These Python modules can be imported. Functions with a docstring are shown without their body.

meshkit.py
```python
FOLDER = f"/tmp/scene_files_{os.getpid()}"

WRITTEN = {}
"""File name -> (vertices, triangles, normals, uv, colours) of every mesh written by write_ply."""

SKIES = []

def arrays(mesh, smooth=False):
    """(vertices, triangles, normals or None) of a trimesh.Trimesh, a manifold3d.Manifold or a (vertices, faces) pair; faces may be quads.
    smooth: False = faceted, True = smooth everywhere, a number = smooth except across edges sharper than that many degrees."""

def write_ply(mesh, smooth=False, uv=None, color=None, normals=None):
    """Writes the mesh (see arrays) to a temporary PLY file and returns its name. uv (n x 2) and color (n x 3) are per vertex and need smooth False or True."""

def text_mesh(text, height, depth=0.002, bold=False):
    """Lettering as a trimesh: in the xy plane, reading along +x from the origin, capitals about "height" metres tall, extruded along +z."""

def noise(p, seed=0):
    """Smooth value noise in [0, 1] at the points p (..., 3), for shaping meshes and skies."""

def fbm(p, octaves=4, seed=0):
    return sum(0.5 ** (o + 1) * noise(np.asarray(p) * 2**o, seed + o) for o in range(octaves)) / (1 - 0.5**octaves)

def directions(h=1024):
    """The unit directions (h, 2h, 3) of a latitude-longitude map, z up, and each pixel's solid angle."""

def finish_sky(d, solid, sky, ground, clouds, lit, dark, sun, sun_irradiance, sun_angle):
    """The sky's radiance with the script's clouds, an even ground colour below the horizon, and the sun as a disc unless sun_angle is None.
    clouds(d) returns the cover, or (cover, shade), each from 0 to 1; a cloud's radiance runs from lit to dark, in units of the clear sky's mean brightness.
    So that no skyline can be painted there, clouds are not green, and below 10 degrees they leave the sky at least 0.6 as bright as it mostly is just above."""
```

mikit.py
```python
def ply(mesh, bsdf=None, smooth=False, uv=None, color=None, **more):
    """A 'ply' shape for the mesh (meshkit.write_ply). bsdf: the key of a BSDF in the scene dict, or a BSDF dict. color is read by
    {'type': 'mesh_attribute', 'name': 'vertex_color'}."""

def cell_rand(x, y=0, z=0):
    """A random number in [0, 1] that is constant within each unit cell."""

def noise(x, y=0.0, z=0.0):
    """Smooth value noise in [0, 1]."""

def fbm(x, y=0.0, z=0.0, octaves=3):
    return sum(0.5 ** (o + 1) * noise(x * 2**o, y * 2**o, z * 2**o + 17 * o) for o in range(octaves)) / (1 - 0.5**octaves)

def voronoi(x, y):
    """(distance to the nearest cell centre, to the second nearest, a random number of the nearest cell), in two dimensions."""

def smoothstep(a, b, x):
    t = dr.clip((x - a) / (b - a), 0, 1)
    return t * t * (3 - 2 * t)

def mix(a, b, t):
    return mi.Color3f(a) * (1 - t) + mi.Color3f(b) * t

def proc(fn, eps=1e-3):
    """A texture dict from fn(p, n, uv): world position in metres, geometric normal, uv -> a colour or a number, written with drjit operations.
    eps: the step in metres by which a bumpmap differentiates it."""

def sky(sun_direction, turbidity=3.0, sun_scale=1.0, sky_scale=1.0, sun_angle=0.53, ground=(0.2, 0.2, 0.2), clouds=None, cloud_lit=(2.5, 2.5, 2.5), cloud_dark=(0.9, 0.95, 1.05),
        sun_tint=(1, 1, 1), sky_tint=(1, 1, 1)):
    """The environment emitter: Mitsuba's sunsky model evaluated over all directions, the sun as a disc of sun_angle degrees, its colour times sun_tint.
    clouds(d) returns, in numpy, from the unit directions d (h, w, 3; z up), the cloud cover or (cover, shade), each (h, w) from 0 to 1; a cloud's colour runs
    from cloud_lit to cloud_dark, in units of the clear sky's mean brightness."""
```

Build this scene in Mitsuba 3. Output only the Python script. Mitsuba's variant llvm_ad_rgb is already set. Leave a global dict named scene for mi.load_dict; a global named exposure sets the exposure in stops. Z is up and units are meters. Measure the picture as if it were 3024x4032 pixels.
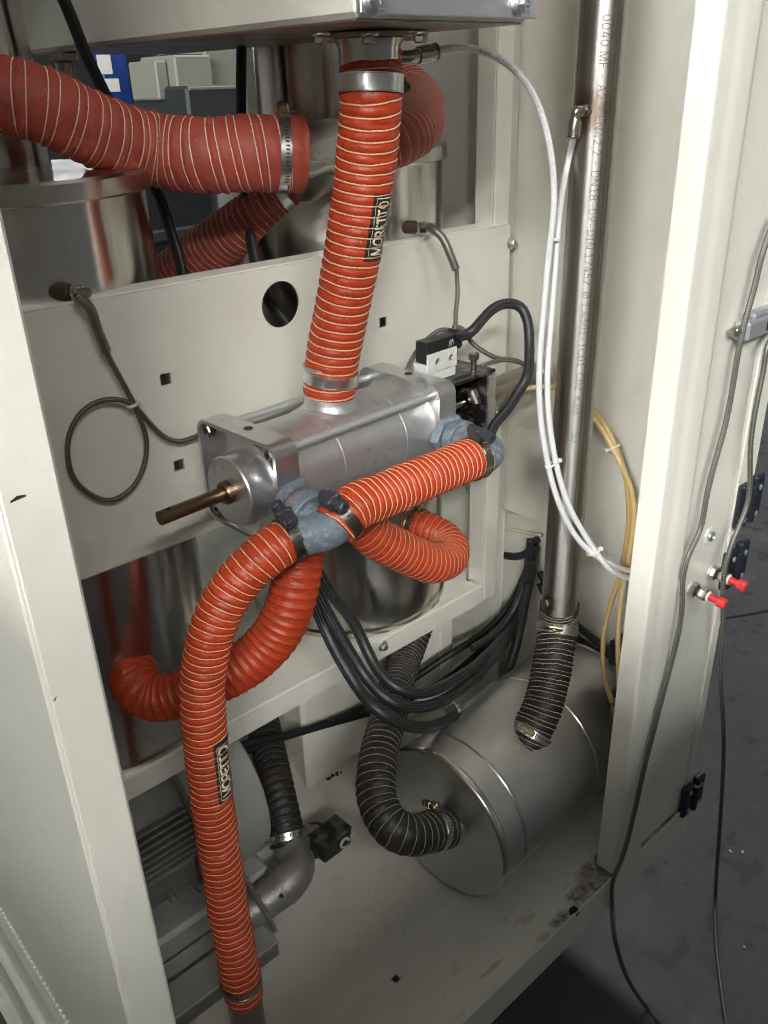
import math, random
import numpy as np
import trimesh
import manifold3d as m3
import drjit as dr
import mitsuba as mi
import mikit
import meshkit
from mikit import proc, noise, fbm, smoothstep, mix, voronoi, cell_rand
from scipy.interpolate import CubicSpline
from shapely.geometry import Polygon, Point, box as sbox

T = mi.ScalarTransform4f
random.seed(7)
rng = np.random.default_rng(7)
scene, labels = {}, {}

# ------------------------------------------------------------------ camera, light, exposure
exposure = 1.15
scene['camera'] = {'type': 'perspective', 'fov': 48.07, 'fov_axis': 'x', 'near_clip': 0.02, 'far_clip': 60.0,
                   'to_world': T().look_at(origin=[0, 0, 1.0], target=[0.589, 0.673, 0.554], up=[0.317, 0.315, 0.894])}


def rgb(*c):
    return {'type': 'rgb', 'value': list(c)}


def lamp_entry(verts, power, tint=(1.0, 0.98, 0.93)):
    return mikit.ply((np.array(verts, float), np.array([[0, 1, 2], [0, 2, 3]])), 'm_lamp',
                     emitter={'type': 'area', 'radiance': rgb(*[power * t for t in tint])})


# hall luminaires: long fluorescent battens hung under the roof of the hall (their emitting faces look down)
LAMPS = [(-4.2, -1.1, 3.3, 0.35, 1.4, 60.0), (-1.3, -3.4, 3.9, 1.1, 0.16, 36.0), (-3.3, -3.6, 3.6, 0.9, 0.25, 82.0), (3.3, 2.2, 3.9, 0.3, 1.0, 9.0),
         (-2.6, 3.4, 3.9, 1.2, 0.16, 2.5), (1.6, 5.2, 3.9, 1.2, 0.16, 1.5)]

# ------------------------------------------------------------------ mesh helpers
X, Y, Z = np.eye(3)


def unit(v):
    v = np.asarray(v, float)
    return v / np.linalg.norm(v)


def A(mesh):
    if hasattr(mesh, 'to_mesh'):
        m = mesh.to_mesh()
        return np.array(m.vert_properties[:, :3], float), np.array(m.tri_verts, int)
    if isinstance(mesh, trimesh.Trimesh):
        return np.array(mesh.vertices), np.array(mesh.faces)
    v, f = np.asarray(mesh[0], float), np.asarray(mesh[1], int)
    if f.shape[1] == 4:
        f = np.vstack([f[:, [0, 1, 2]], f[:, [0, 2, 3]]])
    return v, f


def cat(*ms):
    vs, fs, n = [], [], 0
    for m in ms:
        v, f = A(m)
        vs.append(v)
        fs.append(f + n)
        n += len(v)
    return np.vstack(vs), np.vstack(fs)


def basis(z, x=None):
    z = unit(z)
    if x is None:
        x = X if abs(z[0]) < 0.8 else Y
    x = np.asarray(x, float)
    x = unit(x - z * (x @ z))
    return np.stack([x, np.cross(z, x), z], 1)


def at(mesh, o, z=Z, x=None):
    """the mesh with its own z axis turned to z (and x as near to x as can be), moved to o"""
    v, f = A(mesh)
    return v @ basis(z, x).T + np.asarray(o, float), f


def bevel(sx, sy, sz, c=0.0015, o=(0, 0, 0)):
    """a box of this full size round o with chamfered edges"""
    h = np.array([sx, sy, sz]) / 2
    c = min(c, 0.45 * 2 * h.min())
    p = []
    for s in np.ndindex(2, 2, 2):
        s = np.array(s) * 2 - 1
        for k in range(3):
            q = h - c
            q[k] = h[k]
            p.append(s * q)
    m = trimesh.convex.convex_hull(np.array(p))
    return np.array(m.vertices) + np.asarray(o, float), np.array(m.faces)


def span(x0, x1, y0, y1, z0, z1, c=0.0015):
    return bevel(x1 - x0, y1 - y0, z1 - z0, c, ((x0 + x1) / 2, (y0 + y1) / 2, (z0 + z1) / 2))


def lathe(prof, n=48, closed=False):
    """prof: (r, z) rows, bottom to top, turned round z"""
    prof = np.array(prof, float)
    a = np.arange(n) * 2 * np.pi / n
    v = np.stack([prof[:, None, 0] * np.cos(a), prof[:, None, 0] * np.sin(a), np.repeat(prof[:, 1:2], n, 1)], -1).reshape(-1, 3)
    f = []
    m = len(prof)
    for i in range(m if closed else m - 1):
        j = (i + 1) % m
        k = np.arange(n)
        l = (k + 1) % n
        f.append(np.stack([i * n + k, i * n + l, j * n + l, j * n + k], 1))
    f = np.vstack(f)
    return A((v, f))


def rod(r, h, n=32, c=0.0008, z0=0.0):
    c = min(c, r * 0.4, h * 0.4)
    return lathe([(0, z0), (r - c, z0), (r, z0 + c), (r, z0 + h - c), (r - c, z0 + h), (0, z0 + h)], n)


def hexnut(af, h, hole=0.0, z0=0.0):
    r = af / math.sqrt(3)
    c = h * 0.18
    if hole:
        return cat(lathe([(r * 0.86, z0), (r, z0 + c), (r, z0 + h - c), (r * 0.86, z0 + h), (hole, z0 + h), (hole, z0 + h * 0.3), (0, z0 + h * 0.3)], 6))
    return lathe([(0, z0), (r * 0.86, z0), (r, z0 + c), (r, z0 + h - c), (r * 0.86, z0 + h), (0, z0 + h)], 6)


def flange_bolt(s=1.0):
    """hex flange bolt standing on z = 0"""
    return cat(lathe([(0, 0), (0.0085 * s, 0), (0.0085 * s, 0.0012 * s), (0.0062 * s, 0.0026 * s), (0, 0.0026 * s)], 24), hexnut(0.0105 * s, 0.006 * s, 0.0028 * s, 0.0022 * s))


def lathe_uv(prof, n=96):
    """a lathe with uv: u along z in metres, v round (for the grain of polished tube)"""
    prof = np.array(prof, float)
    a = np.arange(n + 1) * 2 * np.pi / n
    v = np.stack([prof[:, None, 0] * np.cos(a), prof[:, None, 0] * np.sin(a), np.repeat(prof[:, 1:2], n + 1, 1)], -1).reshape(-1, 3)
    uv = np.stack(np.broadcast_arrays(prof[:, 1][:, None], a[None] * 0.05), -1).reshape(-1, 2)
    return A((v, grid_faces(len(prof), n + 1, False))), uv


class Path:
    """a smooth curve through points, with frames carried along it"""

    def __init__(self, pts, ds=0.002, start=None):
        pts = np.array(pts, float)
        t = np.r_[0, np.cumsum(np.sqrt(np.linalg.norm(np.diff(pts, axis=0), axis=1)))]
        if len(pts) == 2:
            c = lambda q: pts[0] + (pts[1] - pts[0]) * (np.asarray(q)[:, None] / t[-1])
        else:
            c = CubicSpline(t, pts, bc_type='natural')
        q = c(np.linspace(0, t[-1], 2500))
        s = np.r_[0, np.cumsum(np.linalg.norm(np.diff(q, axis=0), axis=1))]
        self.L = s[-1]
        n = max(2, int(self.L / ds) + 1)
        self.s = np.linspace(0, self.L, n)
        self.p = np.stack([np.interp(self.s, s, q[:, k]) for k in range(3)], 1)
        tg = np.gradient(self.p, axis=0)
        self.t = tg / np.linalg.norm(tg, axis=1, keepdims=True)
        u = np.asarray(start, float) if start is not None else (Z if abs(self.t[0][2]) < 0.8 else -Y)
        us = []
        for k in range(n):
            u = unit(u - self.t[k] * (u @ self.t[k]))
            us.append(u)
        self.u = np.array(us)
        self.w = np.cross(self.t, self.u)

    def get(self, s):
        s = np.asarray(s, float)
        g = lambda a: np.stack([np.interp(s, self.s, a[:, k]) for k in range(3)], -1)
        return g(self.p), g(self.t), g(self.u), g(self.w)


def grid_faces(ns, nt, wrap=True):
    i, j = np.meshgrid(np.arange(ns - 1), np.arange(nt if wrap else nt - 1), indexing='ij')
    k = (j + 1) % nt if wrap else j + 1
    return np.stack([i * nt + j, i * nt + k, (i + 1) * nt + k, (i + 1) * nt + j], -1).reshape(-1, 4)


def tube(path, r, n=16, caps=True, flat=(1.0, 1.0)):
    """(mesh, uv): u round the tube, v metres along it"""
    a = np.arange(n + 1) * 2 * np.pi / n
    rr = np.broadcast_to(np.asarray(r(path.s) if callable(r) else r, float), path.s.shape)
    v = path.p[:, None] + rr[:, None, None] * (flat[0] * np.cos(a)[None, :, None] * path.u[:, None] + flat[1] * np.sin(a)[None, :, None] * path.w[:, None])
    uv = np.stack(np.broadcast_arrays((a / (2 * np.pi))[None, :], path.s[:, None]), -1).reshape(-1, 2)
    f = A((v.reshape(-1, 3), grid_faces(len(path.s), n + 1, False)))[1]
    v = v.reshape(-1, 3)
    if caps:
        m = len(v)
        v = np.vstack([v, path.p[0], path.p[-1]])
        uv = np.vstack([uv, [0, 0], [0, path.L]])
        k = np.arange(n)
        e = (len(path.s) - 1) * (n + 1)
        f = np.vstack([f, np.stack([k * 0 + m, k + 1, k], 1), np.stack([k * 0 + m + 1, e + k, e + k + 1], 1)])
    return (v, f), uv


# ------------------------------------------------------------------ naming
def thing(name, label, cat_, group=None):
    key, n = name, 0
    while key in labels:
        n += 1
        key = f'{name}_{n:03d}'
    labels[key] = {'label': label, 'category': cat_}
    if group:
        labels[key]['group'] = group
    return key


def part(parent, name, mesh, mat, smooth=30, uv=None, label=None, kind=None):
    key, n = f'{parent}__{name}', 0
    while key in scene:
        n += 1
        key = f'{parent}__{name}_{n:03d}'
    scene[key] = mikit.ply(A(mesh), mat, smooth=smooth, uv=uv)
    if label or kind:
        labels[key] = {k: v for k, v in (('label', label), ('kind', kind)) if v}
    return key


def solo(name, mesh, mat, label, cat_, group=None, smooth=30, uv=None):
    key = thing(name, label, cat_, group)
    scene[key] = mikit.ply(A(mesh), mat, smooth=smooth, uv=uv)
    return key


def struct(name, mesh, mat, label=None, smooth=False):
    scene[name] = mikit.ply(A(mesh), mat, smooth=smooth)
    labels[name] = {'kind': 'structure'}
    if label:
        labels[name]['label'] = label


# ------------------------------------------------------------------ materials
def mat(key, **k):
    bump = k.pop('bump', None)
    d = {'type': 'principled', **k}
    if bump:
        d = {'type': 'bumpmap', 'arbitrary': bump[0], 'scale': bump[1], 'bsdf': d}
    scene[key] = {'type': 'twosided', 'bsdf': d}


def C(r, g, b):
    return mi.Color3f(r, g, b)


def paint_color(p, n, uv):
    g = fbm(p.x * 9, p.y * 9, p.z * 9)
    sp = smoothstep(0.86, 0.92, noise(p.x * 420, p.y * 420, p.z * 420))
    sm = smoothstep(0.62, 0.8, fbm(p.x * 30 + 5, p.y * 30, p.z * 14))
    c = mix(C(0.650, 0.645, 0.580), C(0.685, 0.680, 0.615), g)
    c = mix(c, C(0.52, 0.51, 0.45), 0.25 * sm)
    return mix(c, C(0.22, 0.20, 0.16), 0.18 * sp * smoothstep(0.54, 0.66, fbm(p.x * 22, p.y * 22, p.z * 22 + 3)))


def paint_rough(p, n, uv):
    return 0.30 + 0.16 * fbm(p.x * 40, p.y * 40, p.z * 40)


mat('m_paint', base_color=proc(paint_color), roughness=proc(paint_rough), specular=0.45)


def floor_color(p, n, uv):
    c = paint_color(p, n, uv)
    # caked grey dust and oil in the corner behind the front lip
    g = fbm(p.x * 60, p.y * 60, p.z * 60)
    g2 = fbm(p.x * 190, p.y * 190, 1.0)
    edge = 0.448 + 0.016 * smoothstep(0.64, 0.80, p.x) + 0.02 * (fbm(p.x * 14, p.y * 14) - 0.5)
    band = (1 - smoothstep(edge - 0.004, edge + 0.024, p.y)) * smoothstep(0.50, 0.72, p.x)
    m = smoothstep(0.42, 0.95, band * (0.45 + 0.75 * g) + 0.35 * (g2 - 0.5) * band)
    c = mix(c, mix(C(0.34, 0.31, 0.27), C(0.08, 0.075, 0.07), smoothstep(0.40, 0.68, 0.55 * g + 0.45 * g2)), 0.85 * m)
    # rusty smears and specks
    r = smoothstep(0.60, 0.72, fbm(p.x * 25 + 9, p.y * 70, 4.0)) * (1 - smoothstep(0.455, 0.52, p.y)) * smoothstep(0.45, 0.55, p.x)
    c = mix(c, C(0.34, 0.27, 0.20), 0.55 * r)
    s = smoothstep(0.86, 0.92, noise(p.x * 380, p.y * 380, 7.0))
    return mix(c, C(0.16, 0.14, 0.11), 0.25 * s * smoothstep(0.52, 0.66, fbm(p.x * 10, p.y * 10, 2.0)))


mat('m_floorplate', base_color=proc(floor_color), roughness=proc(paint_rough), specular=0.4)
mat('m_dark_hole', base_color=rgb(0.012, 0.012, 0.012), roughness=0.8)
mat('m_chip', base_color=rgb(0.02, 0.022, 0.03), roughness=0.6)


def hall_floor_color(p, n, uv):
    g = fbm(p.x * 2.2, p.y * 2.2)
    g2 = fbm(p.x * 90, p.y * 90, 2.0)
    c = mix(C(0.070, 0.073, 0.082), C(0.115, 0.118, 0.130), 0.6 * g + 0.4 * g2)
    c = mix(c, C(0.035, 0.036, 0.040), 0.5 * smoothstep(0.62, 0.78, fbm(p.x * 30, p.y * 30, 3.0)))
    w = smoothstep(0.60, 0.80, fbm(p.x * 7 + 3, p.y * 11, 8.0))
    c = mix(c, C(0.16, 0.16, 0.17), 0.30 * w + 0.25 * w * g2)
    # saw cut joint of the slab
    d = dr.abs((p.y - 1.02) + 0.55 * (p.x - 1.62) + 0.012 * (noise(p.x * 14, p.y * 14) - 0.5))
    return mix(c, C(0.012, 0.012, 0.014), smoothstep(0.009, 0.004, d))


mat('m_hall_floor', base_color=proc(hall_floor_color), roughness=0.55, specular=0.35)
mat('m_hall_wall', base_color=rgb(0.32, 0.32, 0.31), roughness=0.8)
mat('m_hall_ceiling', base_color=rgb(0.20, 0.20, 0.20), roughness=0.8)
mat('m_lamp', base_color=rgb(0.8, 0.8, 0.8), roughness=0.5)


def steel_color(p, n, uv):
    g = fbm(p.x * 26, p.y * 26, p.z * 4)
    h = fbm(p.x * 7 + 3, p.y * 7, p.z * 5)
    c = mix(C(0.64, 0.63, 0.61), C(0.74, 0.73, 0.715), g)
    return mix(c, C(0.46, 0.40, 0.33), 0.7 * smoothstep(0.45, 0.7, h))


def steel_rough(p, n, uv):
    return 0.15 + 0.10 * fbm(p.x * 40, p.y * 40, p.z * 6)


def steel_bump(p, n, uv):
    return fbm(p.x * 16, p.y * 16, p.z * 7) + 0.02 * noise(p.x * 420, p.y * 420, p.z * 20)


mat('m_tower', base_color=proc(steel_color), metallic=1.0, roughness=proc(steel_rough), anisotropic=0.75)


def pipe_color(p, n, uv):
    # drawn tube: streaks along its length, rust round the welded-in fitting and the plug
    a = dr.atan2(p.y - 0.600, p.x - 0.8423)
    g = fbm(a * 9, p.z * 1.2, 3.0)
    c = mix(C(0.40, 0.385, 0.36), C(0.55, 0.54, 0.52), smoothstep(0.25, 0.75, g))
    c = mix(c, C(0.40, 0.35, 0.30), 0.3 * smoothstep(0.55, 0.75, fbm(a * 5 + 20, p.z * 0.9, 1.0)))
    w = mi.Float(0)
    for (x, y, z, r) in ((0.8193, 0.5944, 0.968, 0.030), (0.8186, 0.6035, 0.360, 0.020)):
        q = dr.sqrt(dr.square(p.x - x) + dr.square(p.y - y) + dr.square(p.z - z))
        w = dr.maximum(w, smoothstep(r, r * 0.3, q + 0.012 * (fbm(p.x * 150, p.y * 150, p.z * 150) - 0.5)))
    return mix(c, C(0.17, 0.10, 0.06), 0.8 * w)


mat('m_pipe', base_color=proc(pipe_color), metallic=1.0, roughness=0.42, anisotropic=0.85)


def drum_color(p, n, uv):
    g = fbm(p.x * 6, p.y * 30, p.z * 30)
    return mix(C(0.66, 0.66, 0.65), C(0.75, 0.75, 0.735), g)


def drum_rough(p, n, uv):
    return 0.36 + 0.12 * fbm(p.x * 12, p.y * 12, p.z * 12)


mat('m_drum', base_color=proc(drum_color), metallic=1.0, roughness=proc(drum_rough), bump=(proc(lambda p, n, uv: noise(p.x * 900, p.y * 40, p.z * 40), 0.0005), 0.00003))
mat('m_tube_steel', base_color=proc(steel_color), metallic=1.0, roughness=0.34)
mat('m_weld', base_color=rgb(0.72, 0.70, 0.67), metallic=1.0, roughness=0.22)


def alu_color(p, n, uv):
    g = fbm(p.x * 18, p.y * 18, p.z * 18)
    s = smoothstep(0.72, 0.85, noise(p.x * 120, p.y * 120, p.z * 120))
    return mix(mix(C(0.62, 0.62, 0.63), C(0.74, 0.74, 0.75), g), C(0.42, 0.42, 0.44), 0.35 * s)


mat('m_cast', base_color=proc(alu_color), metallic=0.92, roughness=0.46, bump=(proc(lambda p, n, uv: fbm(p.x * 330, p.y * 330, p.z * 330), 0.0008), 0.00035))
mat('m_machined', base_color=proc(alu_color), metallic=0.95, roughness=0.33, bump=(proc(lambda p, n, uv: noise(p.x * 900, p.y * 60, p.z * 900), 0.0006), 0.00004))
mat('m_zinc', base_color=rgb(0.62, 0.66, 0.68), metallic=1.0, roughness=0.40)
mat('m_rod', base_color=rgb(0.66, 0.70, 0.71), metallic=0.75, roughness=0.5)
mat('m_nickel', base_color=rgb(0.55, 0.53, 0.49), metallic=1.0, roughness=0.18)
mat('m_brass_zinc', base_color=rgb(0.47, 0.42, 0.27), metallic=1.0, roughness=0.3)
mat('m_band', base_color=rgb(0.76, 0.76, 0.76), metallic=1.0, roughness=0.27)
mat('m_band_dark', base_color=rgb(0.30, 0.28, 0.24), metallic=1.0, roughness=0.26)
mat('m_slot', base_color=rgb(0.02, 0.02, 0.02), roughness=0.6)
mat('m_screw_black', base_color=rgb(0.045, 0.05, 0.06), metallic=0.3, roughness=0.45, bump=(proc(lambda p, n, uv: fbm(p.x * 300, p.y * 300, p.z * 300), 0.0008), 0.0004))
mat('m_bronze', base_color=rgb(0.20, 0.14, 0.09), metallic=1.0, roughness=0.36)
mat('m_stainless_dark', base_color=rgb(0.33, 0.30, 0.27), metallic=1.0, roughness=0.28)


def galv_color(p, n, uv):
    d1, d2, r = voronoi(p.x * 500 + p.z * 270, p.y * 500 + p.z * 310)
    c = mix(C(0.10, 0.13, 0.16), C(0.22, 0.27, 0.31), fbm(p.x * 260, p.y * 260, p.z * 260) * 0.8 + 0.2 * r)
    return mix(c, C(0.34, 0.38, 0.41), 0.6 * smoothstep(0.58, 0.78, fbm(p.x * 160, p.y * 160, p.z * 160)))


mat('m_galv', base_color=proc(galv_color), metallic=0.25, roughness=0.55, bump=(proc(lambda p, n, uv: fbm(p.x * 300, p.y * 300, p.z * 300), 0.0008), 0.00018))
mat('m_paste', base_color=rgb(0.35, 0.10, 0.05), roughness=0.6)


def weave(p, n, uv):
    a, b = uv.x * 260.0, uv.y / 0.0011
    return 0.5 + 0.25 * dr.sin(a * 1.0) * dr.sin(b * 3.0) + 0.5 * fbm(uv.x * 40, uv.y * 300)


def hose_mat(key, c1, c2, dirt, rough):
    def col(p, n, uv):
        g = fbm(p.x * 70, p.y * 70, p.z * 70)
        c = mix(C(*c1), C(*c2), g)
        c = mix(c, C(*dirt), 0.55 * smoothstep(0.52, 0.72, fbm(p.x * 60 + 4, p.y * 60, p.z * 60)))
        return mix(c, C(0.55, 0.45, 0.36), 0.5 * smoothstep(0.90, 0.95, noise(p.x * 420, p.y * 420, p.z * 420)))
    mat(key, base_color=proc(col), roughness=rough, specular=0.5, bump=(proc(weave, 0.0006), 0.00018))


hose_mat('m_hose', (0.36, 0.034, 0.009), (0.45, 0.048, 0.012), (0.27, 0.036, 0.016), 0.45)
hose_mat('m_hose_old', (0.32, 0.050, 0.034), (0.39, 0.066, 0.044), (0.29, 0.075, 0.058), 0.6)
hose_mat('m_hose_black', (0.012, 0.011, 0.010), (0.020, 0.018, 0.017), (0.035, 0.026, 0.020), 0.5)
mat('m_cord', base_color=rgb(0.64, 0.42, 0.26), roughness=0.7)
mat('m_cord_white', base_color=rgb(0.66, 0.56, 0.43), roughness=0.7)
mat('m_cord_red', base_color=rgb(0.30, 0.055, 0.02), roughness=0.6)
mat('m_cord_tan', base_color=rgb(0.46, 0.28, 0.16), roughness=0.7)
mat('m_cord_silver', base_color=rgb(0.40, 0.37, 0.32), roughness=0.6)
mat('m_cord_black', base_color=rgb(0.10, 0.09, 0.08), roughness=0.7)
mat('m_print_black', base_color=rgb(0.018, 0.016, 0.015), roughness=0.5)
mat('m_print_cream', base_color=rgb(0.66, 0.58, 0.44), roughness=0.6)
mat('m_print_grey', base_color=rgb(0.15, 0.15, 0.17), roughness=0.6)


def braid(c1, c2, per):
    def col(p, n, uv):
        a = dr.sin(6.2832 * (uv.x * 3 + uv.y / per)) * dr.sin(6.2832 * (uv.x * 3 - uv.y / per))
        g = fbm(uv.x * 24, uv.y * 1400, 1.0)
        return mix(C(*c1), C(*c2), smoothstep(-0.35, 0.5, a + 1.2 * (g - 0.5)))
    return proc(col)


mat('m_braid_steel', base_color=braid((0.075, 0.078, 0.066), (0.20, 0.20, 0.175), 0.0042), roughness=0.5, metallic=0.35)
mat('m_braid_brown', base_color=braid((0.045, 0.042, 0.034), (0.16, 0.15, 0.12), 0.0042), roughness=0.55, metallic=0.2)
mat('m_braid_black', base_color=braid((0.010, 0.010, 0.012), (0.045, 0.045, 0.05), 0.003), roughness=0.45)
mat('m_spring', base_color=proc(lambda p, n, uv: mix(C(0.07, 0.065, 0.06), C(0.30, 0.29, 0.26), smoothstep(-0.5, 0.6, dr.sin(uv.y * 6.2832 / 0.0018)))), metallic=0.7, roughness=0.4)


def ribs(p, n, uv):
    s = dr.sin(uv.x * 6.2832 * 13)
    dust = smoothstep(0.50, 0.72, fbm(uv.x * 8, uv.y * 28, 2.0))
    c = mix(C(0.009, 0.010, 0.012), C(0.032, 0.034, 0.038), smoothstep(0.0, 0.9, s))
    return mix(c, C(0.13, 0.13, 0.125), 0.6 * dust * smoothstep(0.2, 0.9, s))


mat('m_cable_ribbed', base_color=proc(ribs), roughness=0.42, specular=0.5)
mat('m_cable_black', base_color=rgb(0.010, 0.010, 0.012), roughness=0.55)
mat('m_tube_white', base_color=rgb(0.60, 0.62, 0.63), roughness=0.35, specular=0.5)
mat('m_tube_yellow', base_color=proc(lambda p, n, uv: mix(C(0.62, 0.46, 0.19), C(0.66, 0.53, 0.27), fbm(uv.x * 4, uv.y * 30))), roughness=0.35)
mat('m_tube_orange', base_color=rgb(0.56, 0.39, 0.16), roughness=0.35)
mat('m_tube_pale', base_color=rgb(0.50, 0.50, 0.34), roughness=0.35)
mat('m_tie', base_color=rgb(0.70, 0.67, 0.56), roughness=0.5)
mat('m_black_plastic', base_color=rgb(0.013, 0.013, 0.015), roughness=0.38)
mat('m_hinge', base_color=rgb(0.012, 0.015, 0.024), roughness=0.45)
mat('m_black_oily', base_color=proc(lambda p, n, uv: mix(C(0.015, 0.014, 0.013), C(0.10, 0.095, 0.085), smoothstep(0.42, 0.75, fbm(p.x * 90, p.y * 90, p.z * 90)))), roughness=0.35, metallic=0.3)
mat('m_white_plastic', base_color=proc(lambda p, n, uv: mix(C(0.58, 0.60, 0.57), C(0.66, 0.67, 0.64), fbm(p.x * 60, p.y * 60, p.z * 60))), roughness=0.42)
mat('m_red_plastic', base_color=rgb(0.55, 0.035, 0.035), roughness=0.4)
mat('m_plate_steel', base_color=proc(lambda p, n, uv: mix(C(0.52, 0.53, 0.57), C(0.60, 0.61, 0.65), fbm(p.x * 6, p.y * 6, p.z * 160))), metallic=0.85, roughness=0.42)
mat('m_under', base_color=proc(lambda p, n, uv: mix(C(0.24, 0.20, 0.17), C(0.40, 0.37, 0.33), fbm(p.x * 12, p.y * 40, 1.0))), metallic=0.8, roughness=0.38)
mat('m_rust', base_color=rgb(0.045, 0.022, 0.016), roughness=0.8)
mat('m_motor', base_color=proc(lambda p, n, uv: mix(C(0.115, 0.112, 0.105), C(0.165, 0.16, 0.15), fbm(p.x * 60, p.y * 60, p.z * 60))), roughness=0.5)
mat('m_blower', base_color=proc(lambda p, n, uv: mix(C(0.32, 0.32, 0.30), C(0.37, 0.37, 0.35), fbm(p.x * 40, p.y * 40, p.z * 40))), roughness=0.45, metallic=0.15)
mat('m_cast_grey', base_color=proc(lambda p, n, uv: mix(C(0.22, 0.21, 0.20), C(0.36, 0.35, 0.335), fbm(p.x * 70, p.y * 70, p.z * 70))), metallic=0.65, roughness=0.48, bump=(proc(lambda p, n, uv: fbm(p.x * 260, p.y * 260, p.z * 260), 0.0008), 0.0006))
mat('m_blue', base_color=rgb(0.012, 0.035, 0.17), roughness=0.4)
mat('m_paper', base_color=rgb(0.55, 0.55, 0.53), roughness=0.8)
mat('m_beige', base_color=rgb(0.20, 0.195, 0.165), roughness=0.5)
mat('m_dark_machine', base_color=rgb(0.010, 0.011, 0.012), roughness=0.5)
mat('m_bar_grey', base_color=rgb(0.022, 0.024, 0.027), roughness=0.5)
mat('m_latch', base_color=rgb(0.42, 0.43, 0.47), metallic=0.6, roughness=0.45)
mat('m_grime', base_color=rgb(0.02, 0.016, 0.012), roughness=0.7)

# ------------------------------------------------------------------ the hall (setting, and what the bare metal mirrors)
GZ = -0.30


def sheet(x0, x1, y0, y1, z):
    return np.array([[x0, y0, z], [x1, y0, z], [x1, y1, z], [x0, y1, z]], float), np.array([[0, 1, 2, 3]])


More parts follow.
